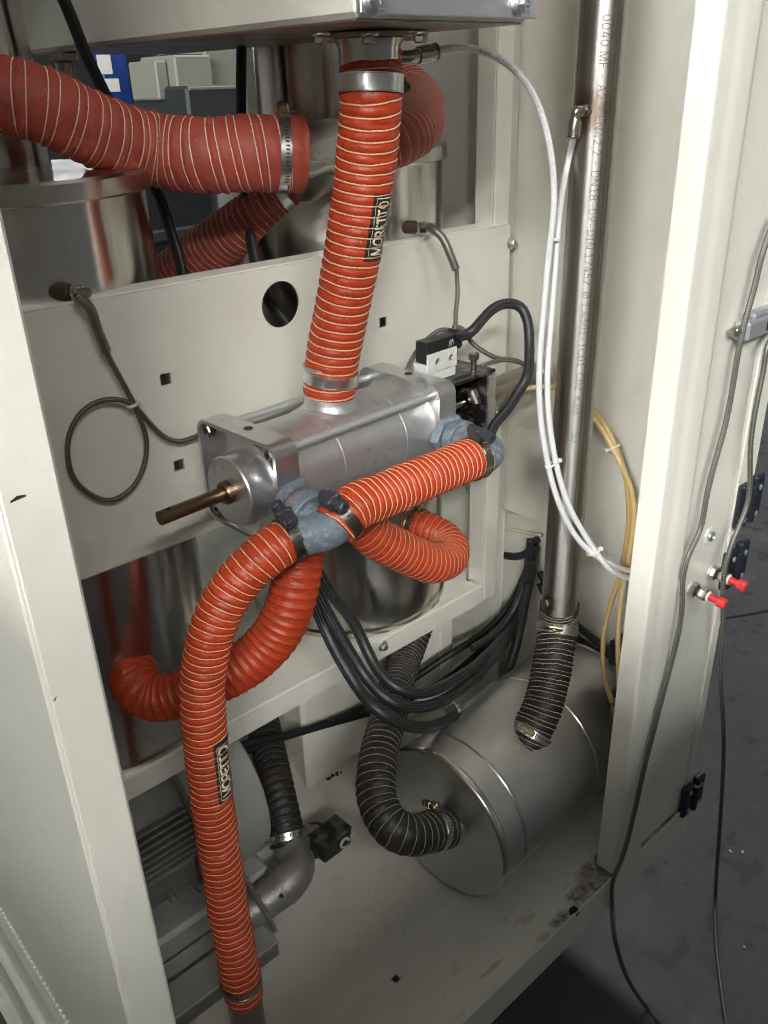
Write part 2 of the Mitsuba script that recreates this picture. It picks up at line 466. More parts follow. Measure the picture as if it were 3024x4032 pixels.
struct('hall_floor', sheet(-8, 9, -8, 9, GZ), 'm_hall_floor', 'dark grey concrete floor of the hall with worn patches')
struct('hall_ceiling', span(-8, 9, -8, 9, 5.4, 5.5), 'm_hall_ceiling')
struct('hall_wall', cat(span(-8.1, -8, -8, 9, GZ, 5.4), span(9, 9.1, -8, 9, GZ, 5.4), span(-8, 9, -8.1, -8, GZ, 5.4), span(-8, 9, 9, 9.1, GZ, 5.4)), 'm_hall_wall')
for i, (x, y, z, a, b, w) in enumerate(LAMPS):
    k = thing('hall_lamp', 'fluorescent luminaire under the hall roof, ' + ('over the aisle left of the cabinet', 'nearest behind the camera', 'behind the camera towards the left corner', 'right of the cabinet', 'far behind the cabinet on the left', 'far behind the cabinet on the right')[i], 'lamp', 'luminaires under the hall roof')
    part(k, 'casing', span(x - a - 0.02, x + a + 0.02, y - b - 0.02, y + b + 0.02, z + 0.004, z + 0.06), 'm_hall_ceiling')
    scene[k + '__diffuser'] = lamp_entry([[x - a, y - b, z], [x - a, y + b, z], [x + a, y + b, z], [x + a, y - b, z]], w)

# windows in the left wall of the hall: they light the inner side wall and give the bare metal something to mirror
for i, (y0_, y1_) in enumerate(((-6.2, -4.6), (-3.8, -2.2), (-1.4, 0.2), (1.0, 2.6))):
    k = thing('hall_window', 'bright window in the hall wall, ' + ('first', 'second', 'third', 'fourth')[i] + ' along the wall left of the cabinet', 'window', 'windows of the hall')
    part(k, 'frame', cat(span(-7.998, -7.96, y0_ - .08, y1_ + .08, 1.02, 1.10, .004), span(-7.998, -7.96, y0_ - .08, y1_ + .08, 3.50, 3.58, .004), span(-7.998, -7.96, y0_ - .08, y0_, 1.10, 3.50, .004), span(-7.998, -7.96, y1_, y1_ + .08, 1.10, 3.50, .004)), 'm_hall_wall')
    scene[k + '__pane'] = lamp_entry([[-7.985, y0_, 1.1], [-7.985, y1_, 1.1], [-7.985, y1_, 3.5], [-7.985, y0_, 3.5]], 9.0, (0.93, 1.0, 1.0))

k = thing('hall_window', 'bright window far behind the cabinet, mirrored in the lid of the left tower', 'window', 'windows of the hall')
part(k, 'frame', cat(span(2.8, 4.8, 8.96, 8.998, 1.25, 1.30, .004), span(2.8, 4.8, 8.96, 8.998, 2.40, 2.45, .004)), 'm_hall_wall')
scene[k + '__pane'] = lamp_entry([[2.9, 8.985, 1.3], [4.7, 8.985, 1.3], [4.7, 8.985, 2.4], [2.9, 8.985, 2.4]], 7.0, (0.95, 1.0, 1.0))

# the machine across the aisle, behind the photographer: it keeps the low part of the cabinet in its shade
nm = thing('neighbour_machine', 'grey machine across the aisle behind the camera, outside the picture', 'machine')
part(nm, 'body', span(-3.6, 1.6, -1.9, -0.85, -0.20, 1.47, .01), 'm_hall_wall')
part(nm, 'plinth', span(-3.55, 1.55, -1.85, -0.92, GZ + .002, -0.202, .005), 'm_bar_grey')
part(nm, 'door', span(-1.4, -.2, -0.849, -0.83, -0.1, 1.25, .006), 'm_hall_wall')
part(nm, 'door', span(-.15, 1.0, -0.849, -0.83, -0.1, 1.25, .006), 'm_hall_wall')

nm = thing('neighbour_machine', 'grey machine to the left of the camera, outside the picture', 'machine')
part(nm, 'body', span(-2.2, -0.95, -0.70, 1.6, -0.20, 1.41, .01), 'm_hall_wall')
part(nm, 'plinth', span(-2.15, -1.0, -0.65, 1.55, GZ + .002, -0.202, .005), 'm_bar_grey')

# ------------------------------------------------------------------ the cabinet
cab = thing('machine_cabinet', 'cream painted sheet metal cabinet of a dryer standing open on the dark hall floor', 'cabinet')
XL, XR, YF = 0.117, 0.985, 0.434


def plate_xz(outline, holes, y0, y1):
    """a plate in the xz plane between y0 and y1, cut by holes"""
    m = m3.CrossSection([outline])
    for h in holes:
        m = m - m3.CrossSection([h])
    v, f = A(m3.Manifold.extrude(m, y1 - y0))
    return np.stack([v[:, 0], y1 - v[:, 2], v[:, 1]], 1), f


def plate_xy(outline, holes, z0, z1):
    m = m3.CrossSection([outline])
    for h in holes:
        m = m - m3.CrossSection([h])
    v, f = A(m3.Manifold.extrude(m, z1 - z0))
    return v + [0, 0, z0], f


def ring(cx, cy, r, n=40):
    a = np.arange(n) * 2 * np.pi / n
    return [(cx + r * math.cos(t), cy + r * math.sin(t)) for t in a]


def rect(x0, x1, y0, y1):
    return [(x0, y0), (x1, y0), (x1, y1), (x0, y1)]


dh = (0.4592, 0.5299, 0.0000)
dm = rect(dh[0] - .0048, dh[0] + .0048, dh[1] - .0048, dh[1] + .0048)
part(cab, 'floor_plate', plate_xy(rect(XL + .006, XR - .006, YF + .002, 1.42), [dm], -0.002, 0.0), 'm_floorplate', False, label='cream floor plate with dirt caked along its front edge')
part(cab, 'front_lip', cat(span(XL, XR, YF - .002, YF + .001, -0.052, 0.004, .0008), span(XL, XR, YF, YF + 0.05, -0.055, -0.050, .0008)), 'm_paint', label='folded front edge under the floor plate')
part(cab, 'side_panel', cat(span(XL - 0.0015, XL, 0.46, 1.42, -0.235, 1.5, .0006), span(XL - 0.02, XL - .0015, 0.50, 1.42, -0.240, -0.236, .0006), span(XL - 0.012, XL, 0.475, 1.42, -0.040, -0.014, .003)), 'm_paint', label='outer side panel with a row of vent slots')
sl = []
for i in range(46):
    y = 0.56 + i * 0.0085
    v, f = bevel(0.004, 0.0042, 0.058, 0.0012)
    sl.append((v @ basis(Z, (1, 0, 0)).T + [XL - 0.003, y, 0.112], f))
part(cab, 'vent_louvre', cat(*sl), 'm_paint', kind='stuff')
# left post: front face with rounded edges and the inner return
part(cab, 'left_post', cat(span(XL, 0.1505, 0.438, 0.4425, -0.05, 1.5, .002), span(0.1475, 0.1510, 0.4425, 0.478, 0.0, 1.5, .001), span(XL - .0015, XL + .003, 0.439, 0.462, -0.05, 1.5, .0014)), 'm_paint')
for (px, sc, rot_) in (((0.1198, 0.4379, 0.8114), .0042, 0.2), ((0.1266, 0.4379, 0.8091), .0055, 0.1), ((0.1167, 0.4379, 0.8028), .007, 1.2), ((0.1175, 0.4379, 0.4523), .005, 1.4), ((0.1190, 0.4379, 0.4369), .005, 0.3), ((0.1201, 0.4379, 0.6790), .0022, 0.8), ((0.1136, 0.4379, 0.6827), .0012, 0.8)):
    a = np.sort(rng.random(11)) * 2 * np.pi
    r = sc * (0.6 + 0.5 * rng.random(11))
    q = np.stack([r * np.cos(a), 0.33 * r * np.sin(a)], 1) @ np.array([[math.cos(rot_), math.sin(rot_)], [-math.sin(rot_), math.cos(rot_)]])
    v = np.vstack([[px[0], px[1], px[2]], np.stack([px[0] + q[:, 0], 0 * a + px[1] - 0.0002, px[2] + q[:, 1]], 1)])
    if px[0] - sc > XL:
        part(cab, 'paint_chip', (v, np.array([[0, 1 + i, 1 + (i + 1) % 11] for i in range(11)])), 'm_chip', False)
# right post and the narrow front panel with the sampling valves
rp = [(0.783, 0.462), (0.783, 0.438), (0.7845, 0.4355), (0.787, 0.434), (0.804, 0.4336), (0.810, 0.4328), (0.816, 0.4318), (0.822, 0.4312), (0.838, 0.4310), (0.8435, 0.4316), (0.848, 0.4335), (0.850, 0.437), (0.850, 0.442), (0.81, 0.446), (0.787, 0.446), (0.787, 0.462)]
v, f = A(m3.Manifold.extrude(m3.CrossSection([rp]), 1.5))
part(cab, 'right_post', (v + [0, 0, 0.0045], f), 'm_paint', 40)
part(cab, 'front_panel', cat(span(0.8505, 0.962, 0.4385, 0.442, 0.0045, 1.5, .001), span(0.962, 0.966, 0.4385, 0.47, 0.0045, 1.5, .001)), 'm_paint')
part(cab, 'side_strip', cat(span(0.9675, 0.986, 0.4365, 0.47, -0.045, 0.470, .0015), span(0.986, 0.990, 0.44, 1.42, -0.045, 0.470, .001)), 'm_paint')
part(cab, 'upper_side_strip', cat(span(0.9675, 1.010, 0.4365, 0.47, 0.4715, 1.5, .0015), span(1.006, 1.010, 0.47, 1.42, 0.4715, 1.5, .001)), 'm_paint')
# inner side wall on the right: a large upper panel, a recessed lower wall
part(cab, 'inner_wall', cat(span(0.950, 0.953, 0.470, 0.797, 0.388, 1.5, .001), span(0.954, 0.958, 0.797, 1.42, 0.388, 1.5, .001)), 'm_paint', label='white inner side wall behind the steel pipe')
part(cab, 'lower_wall', cat(span(0.972, 0.975, 0.470, 0.83, 0.0, 0.386, .001), span(0.956, 0.960, 0.80, 1.42, 0.0, 0.386, .001)), 'm_paint')
part(cab, 'back_wall', span(XL, 0.956, 1.415, 1.42, 0.0, 0.258, .001), 'm_paint')
part(cab, 'roof', span(XL, 1.01, 0.44, 1.42, 1.5, 1.504, .001), 'm_paint')
part(cab, 'back_post', cat(span(0.93, 0.955, 1.39, 1.415, 0.0, 1.5, .002), span(XL, 0.16, 1.39, 1.415, 0.26, 1.5, .002)), 'm_paint')
# middle frame: upright, cross panel with its holes, shelf
part(cab, 'frame_upright', cat(span(0.906, 0.936, 0.7945, 0.7985, 0.236, 1.5, .0015), span(0.933, 0.936, 0.798, 0.84, 0.236, 1.5, .001), span(0.906, 0.909, 0.799, 0.83, 0.265, 1.5, .001)), 'm_paint')
hc = (0.5499, 0.7945, 0.7832)
holes = [ring(hc[0], hc[2], 0.0255)]
for q in ((0.7004, 0.7945, 0.7351), (0.3992, 0.7945, 0.7327), (0.4001, 0.7945, 0.6361)):
    holes.append(rect(q[0] - .0062, q[0] + .0062, q[2] - .0062, q[2] + .0062))
pan = part(cab, 'cross_panel', cat(plate_xz(rect(0.155, 0.935, 0.546, 0.824), holes, 0.7905, 0.7932), span(0.155, 0.930, 0.7915, 0.822, 0.8236, 0.8266, .0012), span(0.155, 0.90, 0.7935, 0.815, 0.544, 0.5465, .001)), 'm_paint', 40, label='cream cross panel with one round and three square holes')
part(cab, 'shelf', span(0.155, 0.934, 0.8, 1.30, 0.258, 0.262, .001), 'm_paint')
part(cab, 'shelf_lip', cat(span(0.155, 0.9055, 0.796, 0.7985, 0.232, 0.2655, .0012), span(0.155, 0.9055, 0.7985, 0.806, 0.2625, 0.2655, .0008)), 'm_paint')
for q, n_, s_ in (((0.6854, 0.7960, 0.2556), -Y, 1.0), ((0.9367, 0.7905, 0.7993), -Y, 0.95)):
    part(cab, 'flange_bolt', at(flange_bolt(s_), q, n_), 'm_zinc')
part(cab, 'flange_bolt', at(flange_bolt(0.9), (0.9083, 0.8266, 0.2620), Z), 'm_zinc')
part(cab, 'floor_bolt', at(cat(flange_bolt(0.8)), (0.6982, 0.4372, 0.0000), Z), 'm_grime')
# box under the shelf
ub = thing('lower_duct_box', 'cream sheet metal box standing on the cabinet floor under the shelf', 'box')
part(ub, 'casing', span(0.586, 0.90, 0.868, 1.12, 0.0005, 0.257, .0015), 'm_paint')
for f_ in (span(0.575, 0.586, 0.862, 0.868, 0.0005, 0.257, .001), span(0.586, 0.622, 0.8635, 0.8675, 0.001, 0.257, .001), span(0.875, 0.905, 0.8635, 0.8675, 0.001, 0.257, .001)):
    part(ub, 'flange', f_, 'm_paint')
g_ = []
for i in range(7):
    g_.append(at(bevel(.003 + .003 * rng.random(), .003 + .003 * rng.random(), .003, .0008), (0.612 + .03 * rng.random() ** 2, 0.858 + .004 * rng.standard_normal(), .001), Z, (rng.random() - .5, 1, 0)))
part(ub, 'sealant', cat(*g_), 'm_grime', kind='stuff')

# ------------------------------------------------------------------ hinges, latch, sampling valves on the right
def hinge(x, z, h, label):
    k = part(cab, 'hinge', span(x - 0.026, x - 0.003, 0.4265, 0.4365, z - h / 2, z + h / 2, .003), 'm_hinge', label=label)
    part(k, 'door_leaf', span(x + 0.003, x + 0.026, 0.4255, 0.4360, z - h / 2 + .004, z + h / 2 + .004, .003), 'm_hinge')
    part(k, 'knuckle', at(rod(0.0062, h * 0.8, 20), (x, 0.427, z - h * 0.4), Z), 'm_hinge')
    for s in (-1, 1):
        part(k, 'screw', at(rod(0.0040, 0.0016, 16, .0004), (x - 0.014, 0.4266, z + s * h * 0.3), -Y), 'm_latch')
        part(k, 'screw', at(rod(0.0040, 0.0016, 16, .0004), (x + 0.014, 0.4256, z + s * h * 0.3), -Y), 'm_latch')


hinge(0.9925, 0.510, 0.062, 'upper black door hinge beside the loose grey cable')
hinge(0.9840, 0.420, 0.058, 'middle black door hinge behind the red capped valve')
hinge(0.9780, 0.022, 0.058, 'lowest black door hinge near the bottom of the front panel')
lk = thing('door_latch', 'grey metal latch on the upper right edge crossed by braided cables', 'latch')
q = (0.9113, 0.4250, 0.7511)
part(lk, 'body', cat(span(q[0] - .022, q[0] + .07, 0.418, 0.4365, q[2] - .012, q[2] + .010, .003), span(q[0] - .004, q[0] + .06, 0.422, 0.4365, q[2] + .008, q[2] + .016, .003)), 'm_latch')
part(lk, 'pin', at(rod(0.0055, 0.016, 20, .001), (q[0] - .036, 0.4285, q[2] + .001), X), 'm_nickel')
part(lk, 'notch', span(q[0] + .018, q[0] + .05, 0.4173, 0.4182, q[2] - .006, q[2] + .004, .0003), 'm_slot')
for (q, lab) in (((0.8840, 0.4385, 0.4276), 'lower chrome sampling valve with red cap on the front panel'), ((0.9316, 0.4385, 0.4319), 'upper chrome sampling valve with red cap beside the middle hinge')):
    k = thing('sampling_valve', lab, 'valve', 'sampling valves with red caps')
    q = np.array(q)
    dv = unit((0.05, -1, -0.1))
    part(k, 'seal', at(rod(0.0075, 0.003, 24), q, dv), 'm_tube_white')
    part(k, 'locknut', at(hexnut(0.0165, 0.008, 0, 0.003), q, dv), 'm_nickel', 20)
    part(k, 'collar', at(rod(0.0062, 0.004, 24, .0005, 0.011), q, dv), 'm_slot')
    part(k, 'nut', at(hexnut(0.0138, 0.011, 0, 0.014), q, dv), 'm_nickel', 20)
    part(k, 'washer', at(rod(0.0068, 0.0025, 24, .0005, 0.025), q, dv), 'm_tie')
    cp = [lathe([(0, .0275), (.0045, .0275), (.0045, .037), (.0052, .038)], 24)]
    a = np.arange(48) * 2 * np.pi / 48
    rr = 0.0062 + 0.00045 * (np.arange(48) % 4 < 2)
    vv = np.vstack([np.stack([rr * s * np.cos(a), rr * s * np.sin(a), a * 0 + z], 1) for s, z in ((.72, .0375), (1, .0385), (1, .0475), (.8, .0492), (0.01, .0494))])
    cp.append((vv, grid_faces(5, 48)))
    part(k, 'cap', at(cat(*cp), q, dv), 'm_red_plastic', 25)
sk = thing('panel_screw', 'zinc screw with wide washer on the front panel above the valves', 'screw')
q = (0.9153, 0.4385, 0.4883)
part(sk, 'washer', at(rod(0.0125, 0.0025, 32, .001), q, -Y), 'm_white_plastic')
part(sk, 'screw_head', at(cat(lathe([(0, .0025), (.0068, .0025), (.0062, .0052), (.004, .0065), (0.0035, .0045), (0, .0045)], 20)), q, -Y), 'm_zinc')

# ------------------------------------------------------------------ drying towers on the shelf
def tower(name_lab, cx, cy, r, up_r, ztop, ux, uy):
    k = thing('drying_tower', name_lab, 'tank', 'stainless drying towers on the shelf')
    zs = np.linspace(0.275, ztop - 0.004, 40)
    prof = [(r + .0, 0.262), (r + .004, 0.264), (r + .004, 0.271), (r, 0.2735)] + [(r, z) for z in zs]
    (v, f), uv = lathe_uv(prof[3:], 128)
    nn = meshkit.fbm(np.stack([v[:, 0] * 9 + cx * 7, v[:, 1] * 9, v[:, 2] * 2.5], 1), 2) - 0.5
    rad = np.linalg.norm(v[:, :2], axis=1, keepdims=True)
    v[:, :2] *= 1 + (0.0016 * nn[:, None]) / rad
    part(k, 'shell', (v + [cx, cy, 0], f), 'm_tower', True, uv)
    part(k, 'base_ring', at(lathe([(r - .01, .262)] + prof[:4], 96), (cx, cy, 0)), 'm_tower', 30)
    part(k, 'lid', at(lathe([(r - .004, ztop - .020), (r + .0045, ztop - .020), (r + .0062, ztop - .018), (r + .0062, ztop - .003), (r + .004, ztop), (.03, ztop + .0012), (0, ztop + .0012)], 128), (cx, cy, 0)), 'm_tower', 30)
    m, uv = lathe_uv([(up_r, ztop - .001), (up_r, ztop + .1), (up_r, ztop + .3), (up_r, 1.499)], 96)
    part(k, 'upper_tube', at(m, (ux, uy, 0)), 'm_tower', True, uv)
    return k


tl = tower('left stainless drying tower behind the left post with a probe screwed into it', 0.322, 0.957, 0.153, 0.065, 0.930, .353, 1.04)
tr = tower('right stainless drying tower behind the cross panel', 0.755, 0.957, 0.153, 0.083, 0.930, .755, .957)

# ------------------------------------------------------------------ top duct box with its outlet spout
db = thing('duct_box', 'cream duct box across the top with a bolted metal end plate', 'box')
zb = 1.043
c0, c1, c2 = (0.4704, 0.5465, 1.0430), (0.6685, 0.5488, 1.0430), (0.4314, 1.0604, 1.0430)
x0, x1, y0, y1 = c0[0], c1[0], c0[1], 1.165
part(db, 'casing', span(x0, x1 - .002, y0 + .004, y1, zb, zb + 0.22, .004), 'm_paint')
part(db, 'underside', span(x0 + .004, x1 - .006, y0 + .010, y1 - .006, zb - .0016, zb - .0001, .0004), 'm_under')
part(db, 'end_plate', span(x0 + .008, x1 + .002, y0 - .001, y0 + .0035, zb + .002, zb + 0.2, .001), 'm_plate_steel')
part(db, 'end_plate_edge', span(x0 - .001, x0 + .0075, y0 - .002, y0 + .0038, zb + .002, zb + 0.2, .001), 'm_plate_steel')
for q in ((0.4816, 0.5460, 1.0531), (0.6448, 0.5460, 1.0547)):
    q = np.array([q[0], y0 - .001, q[2]])
    part(db, 'plate_bolt', at(cat(rod(0.010, 0.0018, 28), at(flange_bolt(1.05), (0, 0, .0018))), q, -Y), 'm_zinc')
sp = np.array((0.5970, 0.6799, 1.0430))
fl = part(db, 'spout_flange', at(rod(0.053, 0.006, 64, .001, -0.008), (sp[0], sp[1], zb)), 'm_stainless_dark')
for q in ((0.4776, 1.0823, 1.0415),):
    part(db, 'drain_plug', at(cat(hexnut(.030, .010), rod(.011, .030, 24, .001, .010), hexnut(.026, .008, 0, .036)), q, -Z), 'm_stainless_dark', 20)
hx = np.array([0.567, 0.648])
part(db, 'spout', at(lathe([(0.0262, -0.055), (0.0275, -0.055), (0.0275, -0.016), (0.031, -0.0085)], 48), (hx[0], hx[1], zb)), 'm_nickel')
for q in ((0.4616, 0.5829, 1.0345), (0.5039, 0.5756, 1.0345), (0.5413, 0.5568, 1.0345)):
    part(db, 'flange_bolt', at(flange_bolt(0.9), q, -Z), 'm_stainless_dark')

# ------------------------------------------------------------------ hoses
def fract(x):
    return x - np.floor(x)


class Hose:
    def __init__(self, name, label, pts, r, pitch, wall, cord, amp=.0016, cr=.00075, cords=(0.0,), seed=1, wob=0.18, group='red silicone hoses', n=60, crease=0, rfun=None, style='bulge'):
        self.P = Path(pts, 0.0015)
        self.r, self.pitch, self.amp, self.seed, self.wob, self.style = r, pitch, amp, seed, wob, style
        self.rfun = rfun
        g = np.random.default_rng(seed)
        self.cr = [(g.uniform(0.12, 0.92) * self.P.L, g.uniform(0, 2 * np.pi), g.uniform(0.35, 0.7), g.uniform(0.5, 1.0)) for _ in range(crease)]
        self.key = thing(name, label, 'hose', group)
        ns = int(self.P.L / pitch * 9) + 2
        s = np.linspace(0, self.P.L, ns)
        th = np.arange(n + 1) * 2 * np.pi / n
        S, TH = np.meshgrid(s, th, indexing='ij')
        v = self.at(S, TH, 0.0).reshape(-1, 3)
        uv = np.stack([TH / (2 * np.pi), S], -1).reshape(-1, 2)
        self.wall = part(self.key, 'wall', (v, grid_faces(ns, n + 1, False)), wall, True, uv)
        # thin inner end rings so that the wall has a thickness where it is cut
        ends = []
        for se in (0.0, self.P.L):
            ro = self.at(np.full(n + 1, se), th, 0.0)
            ri = self.at(np.full(n + 1, se), th, -0.0025)
            ends.append((np.vstack([ro, ri]), grid_faces(2, n + 1, False)))
        part(self.key, 'cut_end', cat(*ends), wall, True)
        if cord:
            ms = []
            for c in cords:
                turns = self.P.L / pitch
                m = int(turns * n)
                ph = np.linspace(0.02, turns - 0.02, m)
                th_ = 2 * np.pi * fract(ph)
                s_ = ph * pitch
                for _ in range(4):  # where the phase of the wall equals c
                    s_ = s_ + 0.9 * pitch * (np.round(ph) * 0 + (c + ph * 0) - self.rel(s_, th_, ph))
                s_ = np.clip(s_, 0, self.P.L)
                p = self.at(s_, th_, 0.0)
                q = self.at(s_, th_, 0.001)
                up = q - p
                up /= np.linalg.norm(up, axis=1, keepdims=True)
                t = np.gradient(p, axis=0)
                t /= np.linalg.norm(t, axis=1, keepdims=True) + 1e-12
                w = np.cross(t, up)
                tw = 1 + 0.12 * np.sin(np.arange(m) * 2.4)
                a = np.arange(7) * 2 * np.pi / 7
                ring_ = p[:, None] + up[:, None] * (cr * 0.7) + (cr * tw)[:, None, None] * (np.cos(a)[None, :, None] * w[:, None] + np.sin(a)[None, :, None] * up[:, None])
                ms.append((ring_.reshape(-1, 3), grid_faces(m, 7)))
            part(self.key, 'spiral_cord', cat(*ms), cord, True)

    def wobble(self, s, th):
        q = np.stack([np.cos(th) * 1.3 + self.seed, np.sin(th) * 1.3, s / (self.pitch * 3.1)], -1)
        q2 = np.stack([np.cos(th) * 4.0 + self.seed, np.sin(th) * 4.0, s / (self.pitch * 0.9)], -1)
        return self.wob * ((meshkit.noise(q, self.seed) - 0.5) + 0.35 * (meshkit.noise(q2, self.seed + 5) - 0.5))

    def rel(self, s, th, ph):
        """phase of the wall minus the turn count"""
        return s / self.pitch - ph + self.wobble(s, th) + (ph * 0)

    def at(self, s, th, off):
        s, th = np.asarray(s, float), np.asarray(th, float)
        u = fract(s / self.pitch - th / (2 * np.pi) + self.wobble(s, th))
        if self.style == 'bulge':
            prof = np.where(u > 0.16, np.sin(np.pi * np.clip((u - 0.16) / 0.84, 0, 1)) ** 0.7, 0) * 0.75 + np.exp(-((u - 0.09) / 0.06) ** 2) * 0.30
        elif self.style == 'double':   # a wide smooth band and a narrow ridge between two cords
            prof = np.where(u > 0.36, np.sin(np.pi * np.clip((u - 0.36) / 0.64, 0, 1)) ** 0.6 * 0.55, np.sin(np.pi * np.clip(u / 0.36, 0, 1)) ** 1.5 * 1.0)
        else:                          # ridge: wire standing out
            prof = np.exp(-((u - 0.5) / 0.2) ** 2)
        q = np.stack([np.cos(th) * 2.2, np.sin(th) * 2.2, s / 0.03], -1)
        q3 = np.stack([np.cos(th) * 6, np.sin(th) * 6, s / 0.006], -1)
        R = self.r + self.amp * prof + 0.0016 * (meshkit.noise(q, self.seed + 9) - 0.5) + 0.0007 * (meshkit.noise(q3, self.seed + 3) - 0.5)
        for (s0, t0, w, d) in self.cr:
            da = np.abs((th - t0 + np.pi) % (2 * np.pi) - np.pi)
            R = R - d * 0.0022 * np.exp(-((s - s0) / (0.22 * self.pitch)) ** 2) * np.exp(-(da / w) ** 2)
        if self.rfun is not None:
            R = R * self.rfun(s / self.P.L)
        R = R + off
        p, t, a, b = self.P.get(s)
        return p + R[..., None] * (np.cos(th)[..., None] * a + np.sin(th)[..., None] * b)

    def toward(self, s, point):
        """the angle at which the wall faces the point"""
        p, t, a, b = self.P.get(s)
        d = np.asarray(point) - p
        return math.atan2(d @ b, d @ a)

    def label_patch(self, s0, s1, th_c, half, text, tsize):
        s_ = np.linspace(s0, s1, 60)
        t_ = np.linspace(th_c - half, th_c + half, 24)
        S, TH = np.meshgrid(s_, t_, indexing='ij')
        k = part(self.key, 'printed_label', (self.at(S, TH, 0.0004).reshape(-1, 3), grid_faces(60, 24, False)), 'm_print_black', True, label='black printed patch with cream lettering')
        m = meshkit.text_mesh(text, tsize, 0.0002, True)
        v, f = A(m)
        keep = np.abs(v[f][:, :, 2].min(1) - v[:, 2].max()) < 1e-6
        v, f = trimesh.remesh.subdivide_to_size(v, f[keep], 0.0016)
        x = v[:, 0] - v[:, 0].min()
        x = x / x.max()
        y = v[:, 1] - tsize / 2
        L = s1 - s0
        ss = s1 - L * (0.10 + 0.80 * x)
        p = self.at(ss, th_c + self.lsign * y / self.r, 0.0008)
        e = []
        fr = 0.0009
        for (a0, a1, b0, b1) in ((.055, .945, -.74, -.70), (.055, .945, .70, .74), (.055, .068, -.74, .74), (.932, .945, -.74, .74)):
            S, TH = np.meshgrid(np.linspace(s0 + L * a0, s0 + L * a1, 40), np.linspace(th_c + half * b0, th_c + half * b1, 24), indexing='ij')
            e.append((self.at(S, TH, 0.0008).reshape(-1, 3), grid_faces(40, 24, False)))
        part(self.key, 'lettering', cat((p, f), *e), 'm_print_cream', False)

    lsign = 1.0


CAMP = np.array([0, 0, 1.0])


def clamp(P, t, r, label, width=.011, sdir=None, band='m_band', screw='m_zinc', slots=None, group='worm drive hose clamps', size=1.0, slot_dir=1, squash=1.0):
    """a worm drive clamp round the axis t at P; sdir: the way its screw housing looks"""
    k = thing('hose_clamp', label, 'hose clamp', group)
    P, t = np.asarray(P, float), unit(t)
    B = basis(t, sdir if sdir is not None else -Y)
    R = lambda m: (A(m)[0] @ B.T + P, A(m)[1])
    slot_dir = 1 if B[:, 1] @ (CAMP - P) > 0 else -1
    part(k, 'band', R(lathe([(r, -width / 2), (r + .0009, -width / 2), (r + .0009, -width / 2 + .0007), (r + .0005, -width / 2 + .0012), (r + .0005, width / 2 - .0012), (r + .0009, width / 2 - .0007), (r + .0009, width / 2), (r, width / 2)], 72)), band, 25)
    # tail of the strap lying over the band, with its slots
    a = np.linspace(0.10, 0.95 if slots is None else slots, 26) * slot_dir
    q = np.stack([np.stack([(r + d) * np.cos(a), (r + d) * np.sin(a), 0 * a + z], 1) for d, z in ((.0008, -width * .42), (.0019, -width * .42), (.0019, width * .42), (.0008, width * .42))], 1)
    part(k, 'strap_tail', R((q.reshape(-1, 3), grid_faces(26, 4))), band, 25)
    sl_ = []
    for ai in np.arange(0.22, (0.9 if slots is None else slots - .05), 0.0036 / r):
        ai *= slot_dir
        m = bevel(.0010, .0014, width * .55, .0003)
        sl_.append(at(m, ((r + .0016) * math.cos(ai), (r + .0016) * math.sin(ai), 0), (0, 0.25, 1), (math.cos(ai), math.sin(ai), 0)))
    part(k, 'slots', R(cat(*sl_)), 'm_slot', False, kind='stuff')
    s = size
    hz = r + .0055 * s
    part(k, 'screw_housing', R(cat(bevel(.0075 * s, .012 * s, .012 * s, .002, (hz - .001, 0, 0)), at(bevel(.011 * s, .0045 * s, .013 * s, .0018), (hz - .0005, .0045 * s, 0)))), screw)
    part(k, 'screw', R(cat(at(rod(.0042 * s, .020 * s, 20), (hz + .001, -.008 * s * 1.0, 0), Y), at(hexnut(.0085 * s, .006 * s, .002 * s), (hz + .001, .011 * s, 0), Y))), screw, 20)
    return k


red = 'red silicone hoses'
# vertical hose from the duct spout to the valve
hA = Hose('silicone_hose', 'bright red ribbed hose hanging upright from the duct box down to the valve', [(0.5715, 0.6511, 1.0254), (0.5658, 0.6465, 0.9997), (0.5664, 0.6493, 0.9733), (0.5678, 0.6590, 0.9337), (0.5661, 0.6683, 0.8919), (0.5624, 0.6781, 0.8478), (0.5587, 0.6890, 0.8057), (0.5553, 0.7011, 0.7634), (0.5514, 0.7078, 0.7303), (0.5486, 0.7118, 0.6990)],
          0.0272, 0.0098, 'm_hose', 'm_cord', amp=.0020, seed=11, crease=14, n=72, cr=.00075)
s_ = 0.52 * hA.P.L
th = hA.toward(s_, CAMP)
hA.lsign = 1.0
hA.label_patch(0.345 * hA.P.L, 0.535 * hA.P.L, th - 0.88, 0.46, 'MORETTO', 0.0125)
